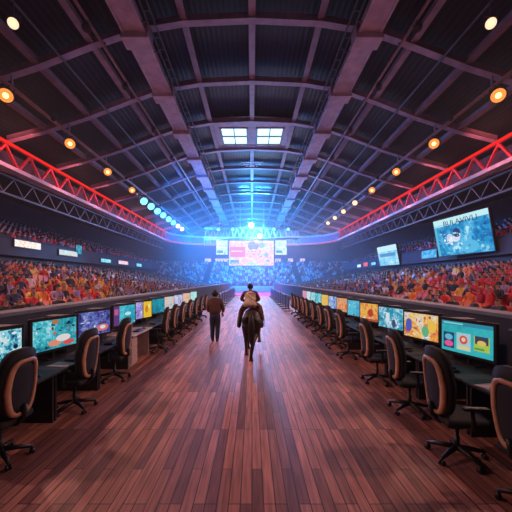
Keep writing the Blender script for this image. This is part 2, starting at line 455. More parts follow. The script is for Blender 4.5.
# ------------------------------------------------------------------ lamp rails, spotlights and blue floodlights
RX, RZ = 12.0, 11.55
for s, side in ((-1,'left'), (1,'right')):
    t = thing('lighting_rail', 'pale lamp rail hung along the %s roof slope' % side, 'lighting rail', (s*RX, 0, RZ))
    MB().tube((0,3,.12), (0,60,.12), .07).build('upper_tube', M['conduit'], t, True)
    MB().tube((-s*.35,3,-.05), (-s*.35,60,-.05), .05).build('lower_tube', M['conduit'], t, True)
    m = MB(); y = 3.5; f = 0
    while y < 59.5:
        a, b = (0,y,.12), (-s*.35,y+.55,-.05)
        if f % 2: a, b = (-s*.35,y,-.05), (0,y+.55,.12)
        m.tube(a, b, .022, n=5); y += .55; f += 1
    m.build('lacing', M['steel'], t)
    for y in BEAMS:
        if 3 < y < 60: MB().bar((0,y,.12), (0,y,roof(RX)-RZ-.1), .08, .08).build('hanger', M['mauve'], t)
def spotlight(loc, aim, glow, r, label, group, cat='spotlight', name='spotlight', top=None):
    """a can lamp on a yoke; its mouth looks along aim"""
    t = thing(name, label, cat, loc, 0, group)
    d = Vector(aim).normalized(); R = d.to_track_quat('Z', 'Y').to_matrix()
    h = MB().lathe([(.35*r,-1.5*r),(.8*r,-1.3*r),(.95*r,-.3*r),(1.15*r,.25*r),(1.05*r,.25*r),(.95*r,.1*r)], (0,0,0), 14, R).build('housing', M['black'], t, True)
    MB().lathe([(.0,.30*r),(.6*r,.27*r),(1.0*r,.14*r)][::-1], (0,0,0), 14, R).build('lens', glow, t, True)
    if glow is M['warmglow'] or glow is M['warmpale']:
        MB().lathe([(.42*r,.29*r),(.3*r,.36*r),(.01*r,.38*r)], (0,0,0), 12, R).build('bulb', M['warmcore'], t, True)
    q = R @ Vector((0,0,-.4*r)); 
    m = MB().path([(q.x-1.25*r,q.y,q.z), (q.x-1.25*r,q.y,q.z+1.4*r), (q.x+1.25*r,q.y,q.z+1.4*r), (q.x+1.25*r,q.y,q.z)], .1*r, 6)
    m.tube((q.x,q.y,q.z+1.4*r), (0,0,max(q.z+1.5*r, top-loc[2])) if top else (q.x,q.y,q.z+2.6*r), .12*r, n=6)
    m.build('yoke', M['dark_steel'], t)
    return t
warmY = [15.6, 21.1, 26.6, 32.0, 37.3, 42.0, 46.3, 50.5]
for s, side in ((-1,'left'), (1,'right')):
    ys = warmY[:4] if s < 0 else warmY
    for i, y in enumerate(ys):
        lb = '%s %s spotlight from the camera on the %s lamp rail' % (ORD[i], 'amber' if i < 4 else 'pale', side)
        spotlight((s*RX, y, RZ-.45), (-s*.45, -.75, -.55), M['warmglow'] if i < 4 else M['warmpale'], .32, lb, '%s rail spotlights' % side, top=RZ+.1)
        lamp('spot_beam', 'SPOT', (s*RX-s*.2, y-.3, RZ-.75), (1, .48, .38), 1100, (s*1.0, y-6, 0), 95, .9, .25)
    spotlight((s*9.4, 12.6, 12.2), (-s*.3, -.8, -.5), M['warmpale'], .2, 'dim pale spotlight hung near the top %s corner of the view' % side, None, top=roof(9.4)+.3)
blueY = [35.5, 38, 40.6, 43.2, 46, 48.8, 51.8, 54.8]
for i, y in enumerate(blueY):
    spotlight((-RX, y, RZ-.7), (.55, -.7, -.5), M['cyanglow'] if i < 6 else M['warmpale'], .42, '%s cyan floodlight of the bank at the far end of the left rail' % ORD[i] if i < 6 else '%s pale floodlight at the far tip of the left lamp rail' % ('first' if i == 6 else 'last'), 'floodlight bank on the left rail', 'floodlight', 'floodlight', top=RZ+.1)
    lamp('flood_beam', 'SPOT', (-RX+.4, y-.5, RZ-.9), (.012, .24, 1), 15000 if i % 2 else 4500, (-1, y+1, 1) if i % 2 else (6, y+2, 14), 120, .9, .4)
# small dark lamps hung on the pipes
for s, side in ((-1,'left'), (1,'right')):
    for i, y in enumerate((14.2, 18.6, 24, 29.4)):
        spotlight((s*7.35, y, 13.3), (-s*.2, -.3, -.9), M['black'], .17, '%s small dark lamp under the %s roof pipe from the camera' % (ORD[i], side), 'dark lamps under the roof pipes')
# fill uplights added on the rails to wash the roof steel mauve
for s, side in ((-1,'left'), (1,'right')):
    for i, y in enumerate((8, 18.5, 29.2, 40)):
        spotlight((s*11.4, y, RZ-.1), (-s*.75, .1, .5), M['black'], .14, '%s small black added uplight from the camera on the %s lamp rail' % (ORD[i], side), 'added uplights on the lamp rails')
        lamp('roof_fill', 'SPOT', (s*10.9, y+.1, 9.6), (.85, .45, .68), 240, (-s*2, y+1, 15), 140, 1, .3)

# ------------------------------------------------------------------ stands
AIS = [11.5, 20.5, 29.5, 38.5, 47.5]
LOW = [(7.0+.72*i, .06+.15*i) for i in range(16)]
UP = [(18.4+.85*i, 4.55+.30*i) for i in range(9)]
for s, side in ((-1,'left'), (1,'right')):
    m = MB()
    for x, z in LOW: m.box((s*(x+.1), 31, z/2), (.75, 60, z))
    for a in AIS:
        for x, z in LOW: m.box((s*(x-.15), a, z+.06), (.3, .9, .12))
    struct(m.build('floor_lower_stand_'+side, M['concrete']), 'stepped lower stand on the %s' % side)
    m = MB()
    for x, z in UP: m.box((s*(x+.1), 31, z-.6), (.85, 60, 1.2))
    struct(m.build('floor_upper_stand_'+side, M['concrete']), 'stepped upper balcony stand on the %s' % side)
    m = MB().box((s*17.7, 31, 4.55), (.25, 60, 1.3)); m.box((s*17.7, 31, 5.22), (.4, 60, .08))
    struct(m.build('wall_balcony_front_'+side, M['wall']), 'dark balcony front on the %s' % side)
    m = MB()
    for y in range(8, 60, 5): m.box((s*18.3, y, 3.2), (.3, .35, 2.2))
    struct(m.build('trim_%d' % (70+(s>0)), M['dark_steel']), 'dark posts under the %s balcony' % side)
    m = MB().box((s*4.2, 32, .75), (.36, 58, 1.5)); m.m = 1; m.box((s*4.2, 32, 1.53), (.40, 58, .06))
    struct(m.build('wall_partition_'+side, [M['wall'], M['ledge']]), 'low partition with grey ledge behind the %s desks' % side)
FAR = [(60+.72*i, .5+.33*i) for i in range(15)]
m = MB()
for y, z in FAR: m.box((0, y+.1, z/2), (46, .72, z))
struct(m.build('floor_far_stand', M['concrete']), 'stepped far stand behind the stage')
m = MB().box((0, 71.4, 6.3), (46, .3, 1.2)); struct(m.build('wall_far_balcony', M['wall']))
m = MB().box((0, 58.8, .5), (24, .25, 1.0)); m.box((0, 57.6, .35), (16, .2, .7)); m.box((0, 58.2, .35), (16, 1.0, .06))
struct(m.build('wall_far_low', M['white']), 'low white wall in front of the far stand')
tag(MB().box((.8, 50, .012), (6.8, 15, .02)).build('carpet', M['carpet']), 'pink carpet at the far end of the wooden floor', 'carpet')

# ---- seats and spectators
RED, ORG, YEL = (.62,.035,.03), (.75,.20,.05), (.72,.42,.10)
seatcols = {'red': RED, 'orange': ORG, 'navy': (.05,.07,.18)}
seatmats = {k: pmat('seat_%s_plastic' % k, c, .5, var=.1) for k, c in seatcols.items()}
clothes = {'red': (.55,.03,.035), 'orange': (.70,.20,.05), 'navy': (.03,.04,.10), 'black': (.02,.02,.025), 'white': (.62,.60,.62), 'lilac': (.30,.22,.42), 'yellow': (.72,.45,.10), 'crimson': (.40,.02,.08)}
clothmats = {k: pmat('%s_spectator_cloth' % k, c, .85, var=.15) for k, c in clothes.items()}
def seat_mb(mb, x, y, z, sgn, lo=False):
    """seat facing +x*sgn, base at z"""
    mb.box((x, y, z+.40), (.40, .44, .06)); mb.box((x-sgn*.21, y, z+.63), (.05, .44, .46), (0, -sgn*.15, 0))
    if not lo: mb.box((x-sgn*.12, y, z+.19), (.06, .30, .38))
def seat_proto(k):
    m = MB(); seat_mb(m, 0, 0, 0, 1); return m.mesh('stadium_seat', seatmats[k])
seat_me = {k: seat_proto(k) for k in seatcols}
def skin_mesh(name, J, E, mats, sub=1, root=0, assign=None, smooth=True):
    """grow one continuous surface on joints J {name:(x,y,z,r[,r2])} and edges E"""
    names = list(J); me = D.meshes.new('tmp'); me.from_pydata([J[k][:3] for k in names], [(names.index(a), names.index(b)) for a, b in E], [])
    o = D.objects.new('tmp', me); COL.objects.link(o)
    o.modifiers.new('skin', 'SKIN').use_smooth_shade = smooth
    sk = me.skin_vertices[0].data
    for i, k in enumerate(names):
        q = J[k]; sk[i].radius = (q[3], q[4] if len(q) > 4 else q[3]); sk[i].use_root = (i == root)
    if sub:
        sm = o.modifiers.new('sub', 'SUBSURF'); sm.levels = sub; sm.render_levels = sub
    dg = bpy.context.evaluated_depsgraph_get(); dg.update()
    out = D.meshes.new_from_object(o.evaluated_get(dg)); out.name = name
    D.objects.remove(o); D.meshes.remove(me)
    out.materials.clear()
    for m in (mats if isinstance(mats, (list, tuple)) else [mats]): out.materials.append(m)
    if assign:
        for p in out.polygons: p.material_index = assign(p.center)
    for p in out.polygons: p.use_smooth = smooth
    return out
def spect_mesh(k, pose):
    up = pose == 1
    J = {'pelvis': (0,0,.52,.15), 'waist': (-.02,0,.70,.14), 'chest': (-.02,0,.92,.17), 'neck': (0,0,1.09,.06), 'head': (.02,0,1.17,.09), 'top': (.02,0,1.29,.08),
         'kneeL': (.42,.12,.52,.08), 'kneeR': (.42,-.12,.52,.08), 'footL': (.42,.12,.08,.055), 'footR': (.42,-.12,.08,.055),
         'shL': (-.02,.19,1.0,.07), 'shR': (-.02,-.19,1.0,.07)}
    if up: J.update({'elL': (.16,.30,1.08,.05), 'elR': (.16,-.30,1.08,.05), 'haL': (.18,.24,1.36,.045), 'haR': (.18,-.24,1.36,.045)})
    else: J.update({'elL': (.06,.27,.76,.05), 'elR': (.06,-.27,.76,.05), 'haL': (.32,.14,.64,.045), 'haR': (.32,-.14,.64,.045)})
    E = [('pelvis','waist'),('waist','chest'),('chest','neck'),('neck','head'),('head','top'),('pelvis','kneeL'),('pelvis','kneeR'),('kneeL','footL'),('kneeR','footR'),
         ('chest','shL'),('chest','shR'),('shL','elL'),('shR','elR'),('elL','haL'),('elR','haR')]
    def asg(c):
        if c.z > 1.07 and abs(c.y) < .14: return 2 if (c.z > 1.22 or c.x < .0) else 1
        if abs(c.y) > .1 and c.x > .24 and c.z > .6 and not up: return 1
        if up and c.z > 1.28: return 1
        if c.z < .6: return 3
        return 0
    return skin_mesh('spectator', J, E, [clothmats[k], M['skin'], M['hair'], clothmats['navy']], 1, 0, asg)
sp_me = {(k, p): spect_mesh(k, p) for k in clothes for p in (0, 1)}

def low_person(mb, x, y, z, sgn, mi, skin, hair, axis='x', hh=0):
    """seated figure in a few faces: tapered trunk, thighs, head with hair"""
    def P(a, b, c):
        return (x+sgn*a, y+b, z+c) if axis == 'x' else (x+b, y+sgn*a, z+c)
    mb.m = mi
    mb.add([P(-.12,-.2,.42),P(.14,-.2,.42),P(.14,.2,.42),P(-.12,.2,.42),P(-.13,-.25,.95),P(.10,-.25,.95),P(.10,.25,.95),P(-.13,.25,.95),P(-.07,-.08,1.08),P(.05,-.08,1.08),P(.05,.08,1.08),P(-.07,.08,1.08)],
           [(0,1,5,4),(1,2,6,5),(2,3,7,6),(3,0,4,7),(4,5,9,8),(5,6,10,9),(6,7,11,10),(7,4,8,11),(8,9,10,11),(3,2,1,0)])
    mb.m = skin
    mb.add([P(-.08,-.08,1.07),P(.09,-.08,1.07),P(.09,.08,1.07),P(-.08,.08,1.07),P(-.10,-.09,1.2),P(.11,-.09,1.2),P(.11,.09,1.2),P(-.10,.09,1.2)],
           [(0,1,5,4),(1,2,6,5),(2,3,7,6),(3,0,4,7),(3,2,1,0)])
    mb.m = hair
    mb.add([P(-.10,-.09,1.2),P(.11,-.09,1.2),P(.11,.09,1.2),P(-.10,.09,1.2),P(-.06,-.06,1.31),P(.05,-.06,1.31),P(.05,.06,1.31),P(-.06,.06,1.31)],
           [(0,1,5,4),(1,2,6,5),(2,3,7,6),(3,0,4,7),(4,5,6,7)])
    if hh:
        mb.m = skin
        for b in (-.24, .24): mb.add([P(.05,b-.04,.9),P(.05,b+.04,.9),P(.12,b+.04,1.4),P(.12,b-.04,1.4)], [(0,1,2,3)])
CK = list(clothes)
CMATS = [clothmats[k] for k in CK]+[M['skin'], M['hair']]
SK, HR = len(CK), len(CK)+1
def section(x, y):
    q = abs(x)/y
    return 0 if q > .70 else (1 if q > .43 else 2)
def pick(wts, rng):
    r = rng.random()*sum(w for _, w in wts)
    for k, q in wts:
        r -= q
        if r < 0: return k
    return wts[0][0]
def seat_col(x, y, i):
    return ('red', 'orange', 'navy')[section(x, y)] if (i % 6) != 3 else 'red'
CLW = [(('red',.30),('navy',.26),('black',.22),('crimson',.12),('orange',.05),('lilac',.05)),
       (('orange',.24),('yellow',.14),('red',.14),('navy',.20),('black',.16),('lilac',.07),('white',.05)),
       (('lilac',.22),('white',.16),('navy',.22),('black',.14),('red',.10),('crimson',.08),('orange',.08))]
def cloth_for(x, y, rng): return pick(CLW[section(x, y)], rng)
OCC = (.72, .42, .74)
rng = random.Random(5)
seats, people = [], []
for s in (-1, 1):
    for i, (x, z) in enumerate(LOW):
        y = 5.0+.0*i
        while y < 59.5:
            if not any(abs(y-a) < .6 for a in AIS):
                seats.append((s*x, y, z, s, seat_col(x, y, i), 0))
                if rng.random() < OCC[section(x, y)]: people.append((s*x, y+rng.uniform(-.05,.05), z, s, cloth_for(x, y, rng), rng.random() < .10))
            y += .56
    for i, (x, z) in enumerate(UP):
        y = 12.0
        while y < 59.5:
            if not any(abs(y-a) < .6 for a in AIS):
                seats.append((s*x, y, z, s, 'red' if rng.random() < .5 else 'navy', 1))
                if rng.random() < .62: people.append((s*x, y, z, s, rng.choice(['navy','black','lilac','crimson','red','black','navy']), False))
            y += .6
def seen(p):
    x, y, z = p[0], p[1], p[2]+.85
    px = 252+320*x/y; py = 280-320*(z-HC)/y
    if not (-8 < px < 520): return False
    # the ledge of the partition hides what lies below the line over it
    t = 4.43/abs(x); return HC+(z+.35-HC)*t > 1.57
def rank(L):
    v = sorted([i for i, p in enumerate(L) if seen(p) and p[1] > 4.6], key=lambda i: L[i][0]**2+L[i][1]**2)
    return set(v[:296])
ss, pp = rank(seats), rank(people)
first = {}
for i in sorted(ss):
    x, y, z, s, c, up = seats[i]; side = 'left' if s < 0 else 'right'
    key = ('seat', c)
    if key not in first: o = first[key] = D.objects.new('stadium_seat', seat_me[c])
    else: o = first[key].copy()
    COL.objects.link(o); o['category'] = 'seat'
    put(o, (x, y, z), 0 if s < 0 else PI, '%s plastic stadium seat in the lower stand on the %s' % (c, side), '%s seats in the lower %s stand' % (c, side))
for i in sorted(pp):
    x, y, z, s, c, hh = people[i]; side = 'left' if s < 0 else 'right'
    key = ('person', c, int(hh))
    if key not in first: o = first[key] = D.objects.new('person', sp_me[(c, int(hh))])
    else: o = first[key].copy()
    COL.objects.link(o); o['category'] = 'person'
    put(o, (x, y, z), (0 if s < 0 else PI)+rng.uniform(-.3,.3)-s*-.25, 'seated spectator in a %s top %s in the lower %s stand' % (c, 'raising both arms' if hh else 'with hands on lap', side),
        '%s spectators in the lower %s stand' % (c+(' cheering' if hh else ' seated'), side))
ms, mp = MB(), MB()
sk = list(seatcols)
for i, (x, y, z, s, c, up) in enumerate(seats):
    if i in ss: continue
    ms.m = sk.index(c); seat_mb(ms, x, y, z, -s, True)
for i, (x, y, z, s, c, hh) in enumerate(people):
    if i in pp: continue
    low_person(mp, x, y, z, -s, CK.index(c), SK, HR, 'x', hh)
for y, z in FAR:
    x = -22.0
    while x < 22:
        if rng.random() < .85 and abs(abs(x)-9) > .5:
            low_person(mp, x+rng.uniform(-.08,.08), y, z, -1, CK.index(rng.choice(['white','white','lilac','navy','red','white','orange','navy'])), SK, HR, 'y', rng.random() < .2)  # many white tops, bright cloth stands in for phone lights
        x += .58
tag(ms.build('stadium_seats', [seatmats[k] for k in sk]), 'rows of distant red orange and navy stadium seats filling the stands', 'seats', kind='stuff')
tag(mp.build('crowd', CMATS), 'distant crowd of seated spectators filling the side and far stands', 'crowd', kind='stuff')

# ------------------------------------------------------------------ screens
def panel(name, label, cat, center, w_, h_, nrm, mat, depth=.18, group=None, tilt=0, frame=None, bez=.06):
    """lit panel; local +y is the viewing side's back, screen faces local -y"""
    rz = math.atan2(nrm[0], -nrm[1])
    t = thing(name, label, cat, center, rz, group); t.rotation_euler = (tilt, 0, rz)
    MB().box((0, depth/2, 0), (w_+2*bez, depth, h_+2*bez)).build('casing', frame or M['black'], t, bevel=.01, seg=1)
    MB().quad_uv((-w_/2,-.006,-h_/2), (w_/2,-.006,-h_/2), (w_/2,-.006,h_/2), (-w_/2,-.006,h_/2)).build('screen', mat, t)
    return t
def blobs(seed, n, cols, box=(0,0,1,1), size=(.02,.09)):
    q = random.Random(seed); L = []
    for _ in range(n):
        w_, h_ = q.uniform(*size), q.uniform(*size)*1.5; x, y = q.uniform(box[0], box[2]-w_), q.uniform(box[1], box[3]-h_)
        c = q.choice(cols); L.append((x, y, x+w_, y+h_, c, 'e') if q.random() < .6 else (x, y, x+w_, y+h_*.5, c))
    return L
TEAL, CYAN, WHITE, DBLUE, PINK, VIO = (.02,.30,.42), (.15,.70,.85), (.85,.95,1), (.01,.05,.16), (.95,.30,.50), (.20,.12,.55)
ORA, REDS, YELL, NAV = (.95,.28,.05), (.75,.06,.05), (.95,.62,.12), (.015,.02,.06)
stage_mat = screen_mat('stage_picture', [(.45,.80,.95),(.85,.92,1),(.95,.55,.70),(1,.9,.95),(.85,.25,.45)], 3.2,
    blobs(21, 16, [(.9,.97,1), (.45,.8,.95), (.9,.3,.5), (.3,.55,.75), (1,.8,.85)], (.36,0,1,1), (.04,.14))+[(.02,.35,.36,.75,(.90,.25,.42)), (.05,.55,.30,.60,(1,.8,.9)), (.44,.30,.66,.86,(.92,.62,.60),'e'), (.42,.62,.66,.97,(.18,.30,.45),'e'), (.48,.42,.62,.66,(.95,.68,.62),'e'), (.50,.55,.54,.59,(.1,.12,.2),'e'), (.57,.55,.61,.59,(.1,.12,.2),'e'), (.52,.44,.59,.48,(.75,.15,.25),'e'), (.03,.06,.22,.22,(.10,.35,.55)), (.05,.09,.20,.12,(.9,.95,1))], 1.05, .4)
YS = 54.2
t = panel('stage_screen', 'large pink and white main screen hung under the far truss', 'screen', (-.1, YS, HC+4.55), 7.6, 4.25, (0,-1,0), stage_mat, .3)
sidem = [screen_mat('side_picture_%d' % i, [(.03,.35,.6),(.4,.85,.95),(.9,1,1),(.1,.5,.8)], 5, [(.1,.45,.9,.55,(.9,1,1)), (.1,.12,.6,.3,(.05,.35,.55))], 1.1, 1.3+i) for i in (0, 1)]
for s, side in ((-1,'left'), (1,'right')):
    panel('stage_side_screen', 'small cyan screen to the %s of the main stage screen' % side, 'screen', (s*5.0-.1, YS, HC+5.5), 1.95, 2.45, (0,-1,0), sidem[s>0], .25)
# box truss over the stage
t = thing('stage_truss', 'pale box truss spanning above the stage screens', 'truss', (0, YS, 0))
zt, zb = HC+8.7, HC+7.0
for y_ in (-.6, .9):
    for z_, nm in ((zt,'top_chord'), (zb,'bottom_chord')):
        MB().tube((-8,y_,z_), (8,y_,z_), .10).build(nm, M['steel'], t, True)
for i in range(16):
    x = -8+i
    MB().tube((x,-.6,zb), (x+.5,-.6,zt), .06, n=6).build('diagonal', M['steel'], t)
    MB().tube((x+.5,-.6,zt), (x+1,-.6,zb), .06, n=6).build('diagonal', M['steel'], t)
for x in range(-8, 9, 2):
    MB().tube((x,-.6,zt), (x,.9,zt), .05, n=6).build('cross_tube', M['steel'], t)
    MB().tube((x,-.6,zb), (x,.9,zb), .05, n=6).build('cross_tube', M['steel'], t)
for s in (-1, 1):
    m = MB()
    for dx in (0, 1.0): m.tube((s*(7+dx),-.6,zb-1.2), (s*(7+dx),-.6,zb), .08)
    m.tube((s*7,-.6,zb-1.2), (s*8,-.6,zb-1.2), .08); m.tube((s*7,-.6,zb-1.2), (s*8,-.6,zb), .05); m.tube((s*8,-.6,zb-1.2), (s*7,-.6,zb), .05)
    m.build('end_frame', M['steel'], t)
for x in (-5.5, -2, 2, 5.5):
    MB().tube((x,0,zt), (x,0,roof(x)-.2), .045, n=6).build('hoist_chain', M['steel'], t)
for x in (-3.4, 3.2):
    MB().tube((x,0,HC+6.7), (x,0,zb), .05, n=6).build('screen_hanger', M['steel'], t)
for i, (x, z, g, r) in enumerate(((-.15, zt+.35, 'coldglow', .42), (1.3, zb+.3, 'coldglow', .34), (-3.2, zt-.3, 'cyanglow', .28), (3.6, zt-.3, 'cyanglow', .28), (-5.6, zt-.3, 'blueglow', .28), (6.0, zt-.3, 'blueglow', .28))):
    nm = ['brightest star like beam lamp above the main stage screen', 'second bright beam lamp just right below the brightest one on the stage truss', 'cyan lamp on the stage truss left of the bright lamps', 'cyan lamp on the stage truss right of the bright lamps', 'blue lamp near the left end of the stage truss', 'blue lamp near the right end of the stage truss'][i]
    spotlight((x, YS-1.1, z), (-.02*x, -.93, -.15), M[g], r, nm, None, 'stage lamp', 'stage_lamp')
for x, tx, tz, sz, e in ((-.15, -2.2, 15, 16, 9000), (.6, 1.5, 15, 14, 8000), (-.15, -9, 6, 18, 5000), (1.3, 9, 6, 18, 5000), (1.3, 3, 14.5, 12, 6000)):
    lamp('stage_beam', 'SPOT', (x, YS-1.6, zt+.35), (.06, .46, 1), e*5, (tx, 42 if tz > 10 else 40, tz+(5 if tz > 10 else 0)), sz, .5, .2)
for x in (-5, -2.5, 0, 2.5, 5):
    lamp('far_stand_fill', 'SPOT', (x, YS+1.6, zb-.1), (.015, .26, 1), 4500, (x*1.6, 66, 3), 120, .9, .4)  # blue fill without fixtures, added to tint the far stand and haze
lamp('carpet_fill', 'SPOT', (.8, YS-1.4, zb-.1), (1, .12, .28), 5000, (.8, 48, 0), 75, .6, .3)  # pink light without a fixture, added to brighten the carpet
for x in (-6, 0, 6):
    lamp('floor_fill', 'SPOT', (x, YS-1.6, zb-.1), (.85, .52, .76), 3600, (x*.5, 25, 0), 100, .9, 1.4)  # lavender fill without fixtures, added to brighten the plank floor

# big hanging side screens and balcony boards
big = screen_mat('blue_poster_picture', [(.0,.05,.22),(.01,.16,.45),(.02,.30,.62),(.10,.50,.80),(.5,.85,.95)], 2.4,
    [(.0,.86,1,1,(.55,.88,.92)), (0,.80,.5,.86,(.35,.75,.85)), (.22,.30,.36,.58,(.55,.66,.85),'e'), (.33,.34,.48,.52,(.66,.74,.90),'e'), (.36,.46,.50,.70,(.02,.06,.20),'e'), (.26,.36,.36,.46,(.8,.85,.95),'e'), (.50,.02,.78,.34,(.10,.50,.80),'e'), (0,0,.05,.8,(.10,.50,.70))]+blobs(22, 22, [(.75,.85,.95), (.55,.7,.9), (.9,.95,1)], (.16,.24,.52,.60), (.012,.05))+blobs(23, 10, [(.05,.3,.6), (.3,.7,.85)], (.05,.05,.95,.8), (.02,.06)), 1.0, 2.2)
t = panel('hanging_screen', 'big blue poster screen with lettering at the right balcony', 'screen', (16.7, 25.6, HC+3.62), 5.7, 3.1, (-1,-.12,0), big, .25, None, .19)
fc = D.curves.new('lettering', 'FONT'); fc.body = 'BULAVIVLI'; fc.size = .62; fc.align_x = 'CENTER'; fc.extrude = .004
fo = D.objects.new('tmp', fc); COL.objects.link(fo); dg = bpy.context.evaluated_depsgraph_get(); dg.update()
fme = D.meshes.new_from_object(fo.evaluated_get(dg)); D.objects.remove(fo)
fme.materials.clear(); fme.materials.append(M['dark_steel'])
lo = link('lettering', fme, t); lo.rotation_euler = (PI/2, 0, 0); lo.location = (.1, -.03, .92); lo.scale = (1.25, 1, 1)
tag(lo, 'dark lettering across the top')
small = screen_mat('pale_blue_picture', [(.05,.35,.75),(.25,.65,.90),(.6,.9,1)], 4, [(0,.72,1,1,(.55,.85,.95)), (.1,.45,.9,.62,(.08,.3,.6))], 1.1, 5.1)
panel('hanging_screen', 'narrow pale blue screen further along the right balcony', 'screen', (16.9, 39.9, HC+3.05), 4.4, 2.45, (-1,-.12,0), small, .25, None, .19)
def board(s, y, z, w_, h_, pal, label, seed, st=1.2):
    panel('balcony_board', label, 'display board', (s*17.462, y, HC+z), w_, h_, (-s,0,0), screen_mat('board_picture', pal, 4, (), st, seed, w_/h_), .12, None)
board(-1, 25.0, 2.75, 2.9, .5, [REDS,(1,.7,.5),WHITE,(.8,.2,.15)], 'red and white board nearest the camera on the left balcony', 1)
board(-1, 30.5, 2.55, 3.0, .45, [REDS,(1,.6,.4),CYAN,WHITE], 'second board from the camera on the left balcony, red and pale', 2)
board(-1, 32.3, 3.05, 1.0, .8, [DBLUE,TEAL,(.1,.5,.7)], 'small square teal board above the left balcony boards', 3)
board(-1, 38.3, 2.3, 2.6, .4, [TEAL,CYAN,WHITE], 'cyan board in the middle of the left balcony', 4)
board(-1, 43.5, 2.35, 3.2, .45, [CYAN,WHITE,PINK,REDS], 'cyan and pink board towards the far end of the left balcony', 5)
board(-1, 49.5, 2.3, 2.2, .45, [TEAL,CYAN,WHITE], 'farthest cyan board on the left balcony', 6)
board(1, 31.6, 2.55, 2.6, .75, [(.02,.15,.4),(.05,.4,.8),(.3,.7,.95)], 'blue board left of the big poster screen on the right balcony', 7)
board(1, 46.0, 2.35, 1.6, .4, [TEAL,CYAN,WHITE], 'small cyan board just past the narrow screen on the right balcony', 8)
board(1, 49.2, 2.4, 1.8, .6, [PINK,REDS,PINK], 'small pink board on the far right balcony', 9)
board(1, 52.2, 2.3, 1.8, .45, [CYAN,WHITE,CYAN], 'farthest pale board on the right balcony', 10)
for i, (px0, px1) in enumerate(((205,211),(215,237),(275,281),(288,293),(300,305))):
    y = 71.16; xc = ((px0+px1)/2-252)*y/320; ww = (px1-px0)*y/320
    panel('far_board', ['leftmost pink board on the far balcony','long pink board on the far balcony under the main screen','first small pink board right of the main screen on the far balcony','second small pink board right of the main screen on the far balcony','rightmost pink board on the far balcony'][i],
          'display board', (xc, y, HC+4.4), ww, .75, (0,-1,0), screen_mat('far_board_picture', [PINK,(1,.7,.8),CYAN], 3, (), 1.0, 20+i, ww/.75), .1)

# ------------------------------------------------------------------ crowd barriers along the far aisle
def barrier_proto():
    t = thing('crowd_barrier', '', 'barrier')
    L = 1.9
    MB().path([(0,-L/2,.08),(0,-L/2,1.05),(0,L/2,1.05),(0,L/2,.08)], .03, 6).build('frame', M['black'], t)
    MB().box((0,0,.58), (.02, L-.08, .78)).build('panel', pmat('blue_grey_barrier_panel', (.05,.065,.11), .5), t)
    for y in (-.8, .8): MB().bar((-.28,y,.03), (.28,y,.03), .06, .05).build('foot', M['black'], t)
    return t
bp = barrier_proto(); f = True
for s, side in ((-1,'left'), (1,'right')):
    for i in range(10):
        y = 22.2+2.05*i if s > 0 else 25.2+2.05*i
        o = bp if f else copy_tree(bp); f = False
        put(o, (s*2.45, y, 0), 0, '%s dark barrier from the camera beside the far %s of the aisle' % (ORD[i], side), 'barriers along the far aisle')

# ------------------------------------------------------------------ desks, monitors, chairs
XM = 3.33
LM = [4.05, 5.45, 6.8, 8.4, 9.8, 11.3, 12.8, 14.4, 16.2, 18.2]
RM = [3.65, 5.0, 6.35, 7.7, 9.05, 10.35, 11.7, 13.0, 14.4, 15.7, 17.1, 18.5, 19.9]
def desk(s, y0, y1, label, mat, pale=False):
    t = thing('computer_desk', label, 'desk', (s*3.32, (y0+y1)/2, 0), 0, None)
    L = y1-y0-.012
    MB().box((0,0,.745), (1.0, L, .04)).build('worktop', mat, t, bevel=.008, seg=1)
    for y in (-L/2+.03, L/2-.03): MB().box((s*.03,y,.3625), (.84,.035,.725)).build('side_panel', mat, t)
    MB().box((s*.4,0,.42), (.02, L-.1, .5)).build('back_panel', mat, t)
    if pale:
        d = MB().box((-s*.1,-L/2+.28,.36), (.62,.42,.70)).build('drawer_unit', mat, t, bevel=.01, seg=1)
        for z in (.16,.36,.56): MB().box((-s*.42,-L/2+.28,z), (.015,.38,.17)).build('drawer', mat, d)
    else:
        m = MB().box((s*.36,0,.70), (.1, L-.2, .05)); m.build('cable_tray', M['black'], t)
    return t
def mk_monitor(name, label, loc, rz, mat, w_=.95, h_=.54):
    t = thing(name, label, 'monitor', loc, rz)
    MB().box((0,.035,.42), (w_+.10, .05, h_+.10)).build('bezel', M['black'], t, bevel=.008, seg=1)
    MB().box((0,.09,.42), (w_*.6, .08, h_*.6)).build('rear_housing', M['black'], t, bevel=.02, seg=1)
    MB().quad_uv((-w_/2,.006,.42-h_/2), (w_/2,.006,.42-h_/2), (w_/2,.006,.42+h_/2), (-w_/2,.006,.42+h_/2)).build('screen', mat, t)
    MB().bar((0,.1,.02), (0,.09,.36), .08, .04).build('stand', M['black'], t)
    MB().box((0,.09,.008), (.34,.24,.016)).build('base', M['black'], t, bevel=.005, seg=1)
    return t
def kb_proto():
    t = thing('keyboard', '', 'keyboard')
    MB().box((0,0,.012), (.46,.17,.02)).build('body', M['black'], t, bevel=.006, seg=1)
    m = MB()
    for r in range(5):
        for c in range(14): m.box((-.205+.0315*c, -.062+.031*r, .026), (.026,.025,.010))
    m.build('keys', M['keys'], t)
    return t
def mouse_proto():
    t = thing('mouse', '', 'mouse')
    MB().ball((0,0,.006), (.034,.058,.032), 12, 8).build('shell', M['black'], t, True)
    MB().tube((-.004,.022,.035), (.004,.022,.035), .008, n=8).build('wheel', M['keys'], t)
    return t
def tower_proto():
    t = thing('computer_tower', '', 'computer')
    MB().box((0,0,.34), (.22,.36,.68)).build('case', pmat('dark_grey_case', (.15,.16,.20), .5), t, bevel=.01, seg=1)
    m = MB().box((0,-.185,.34), (.19,.012,.64)); m.build('front_panel', M['black'], t)
    MB().lathe([(.012,0),(.012,.006)], (0,-.194,.6), 10, Euler((PI/2,0,0)).to_matrix()).build('power_button', M['steel'], t)
    return t
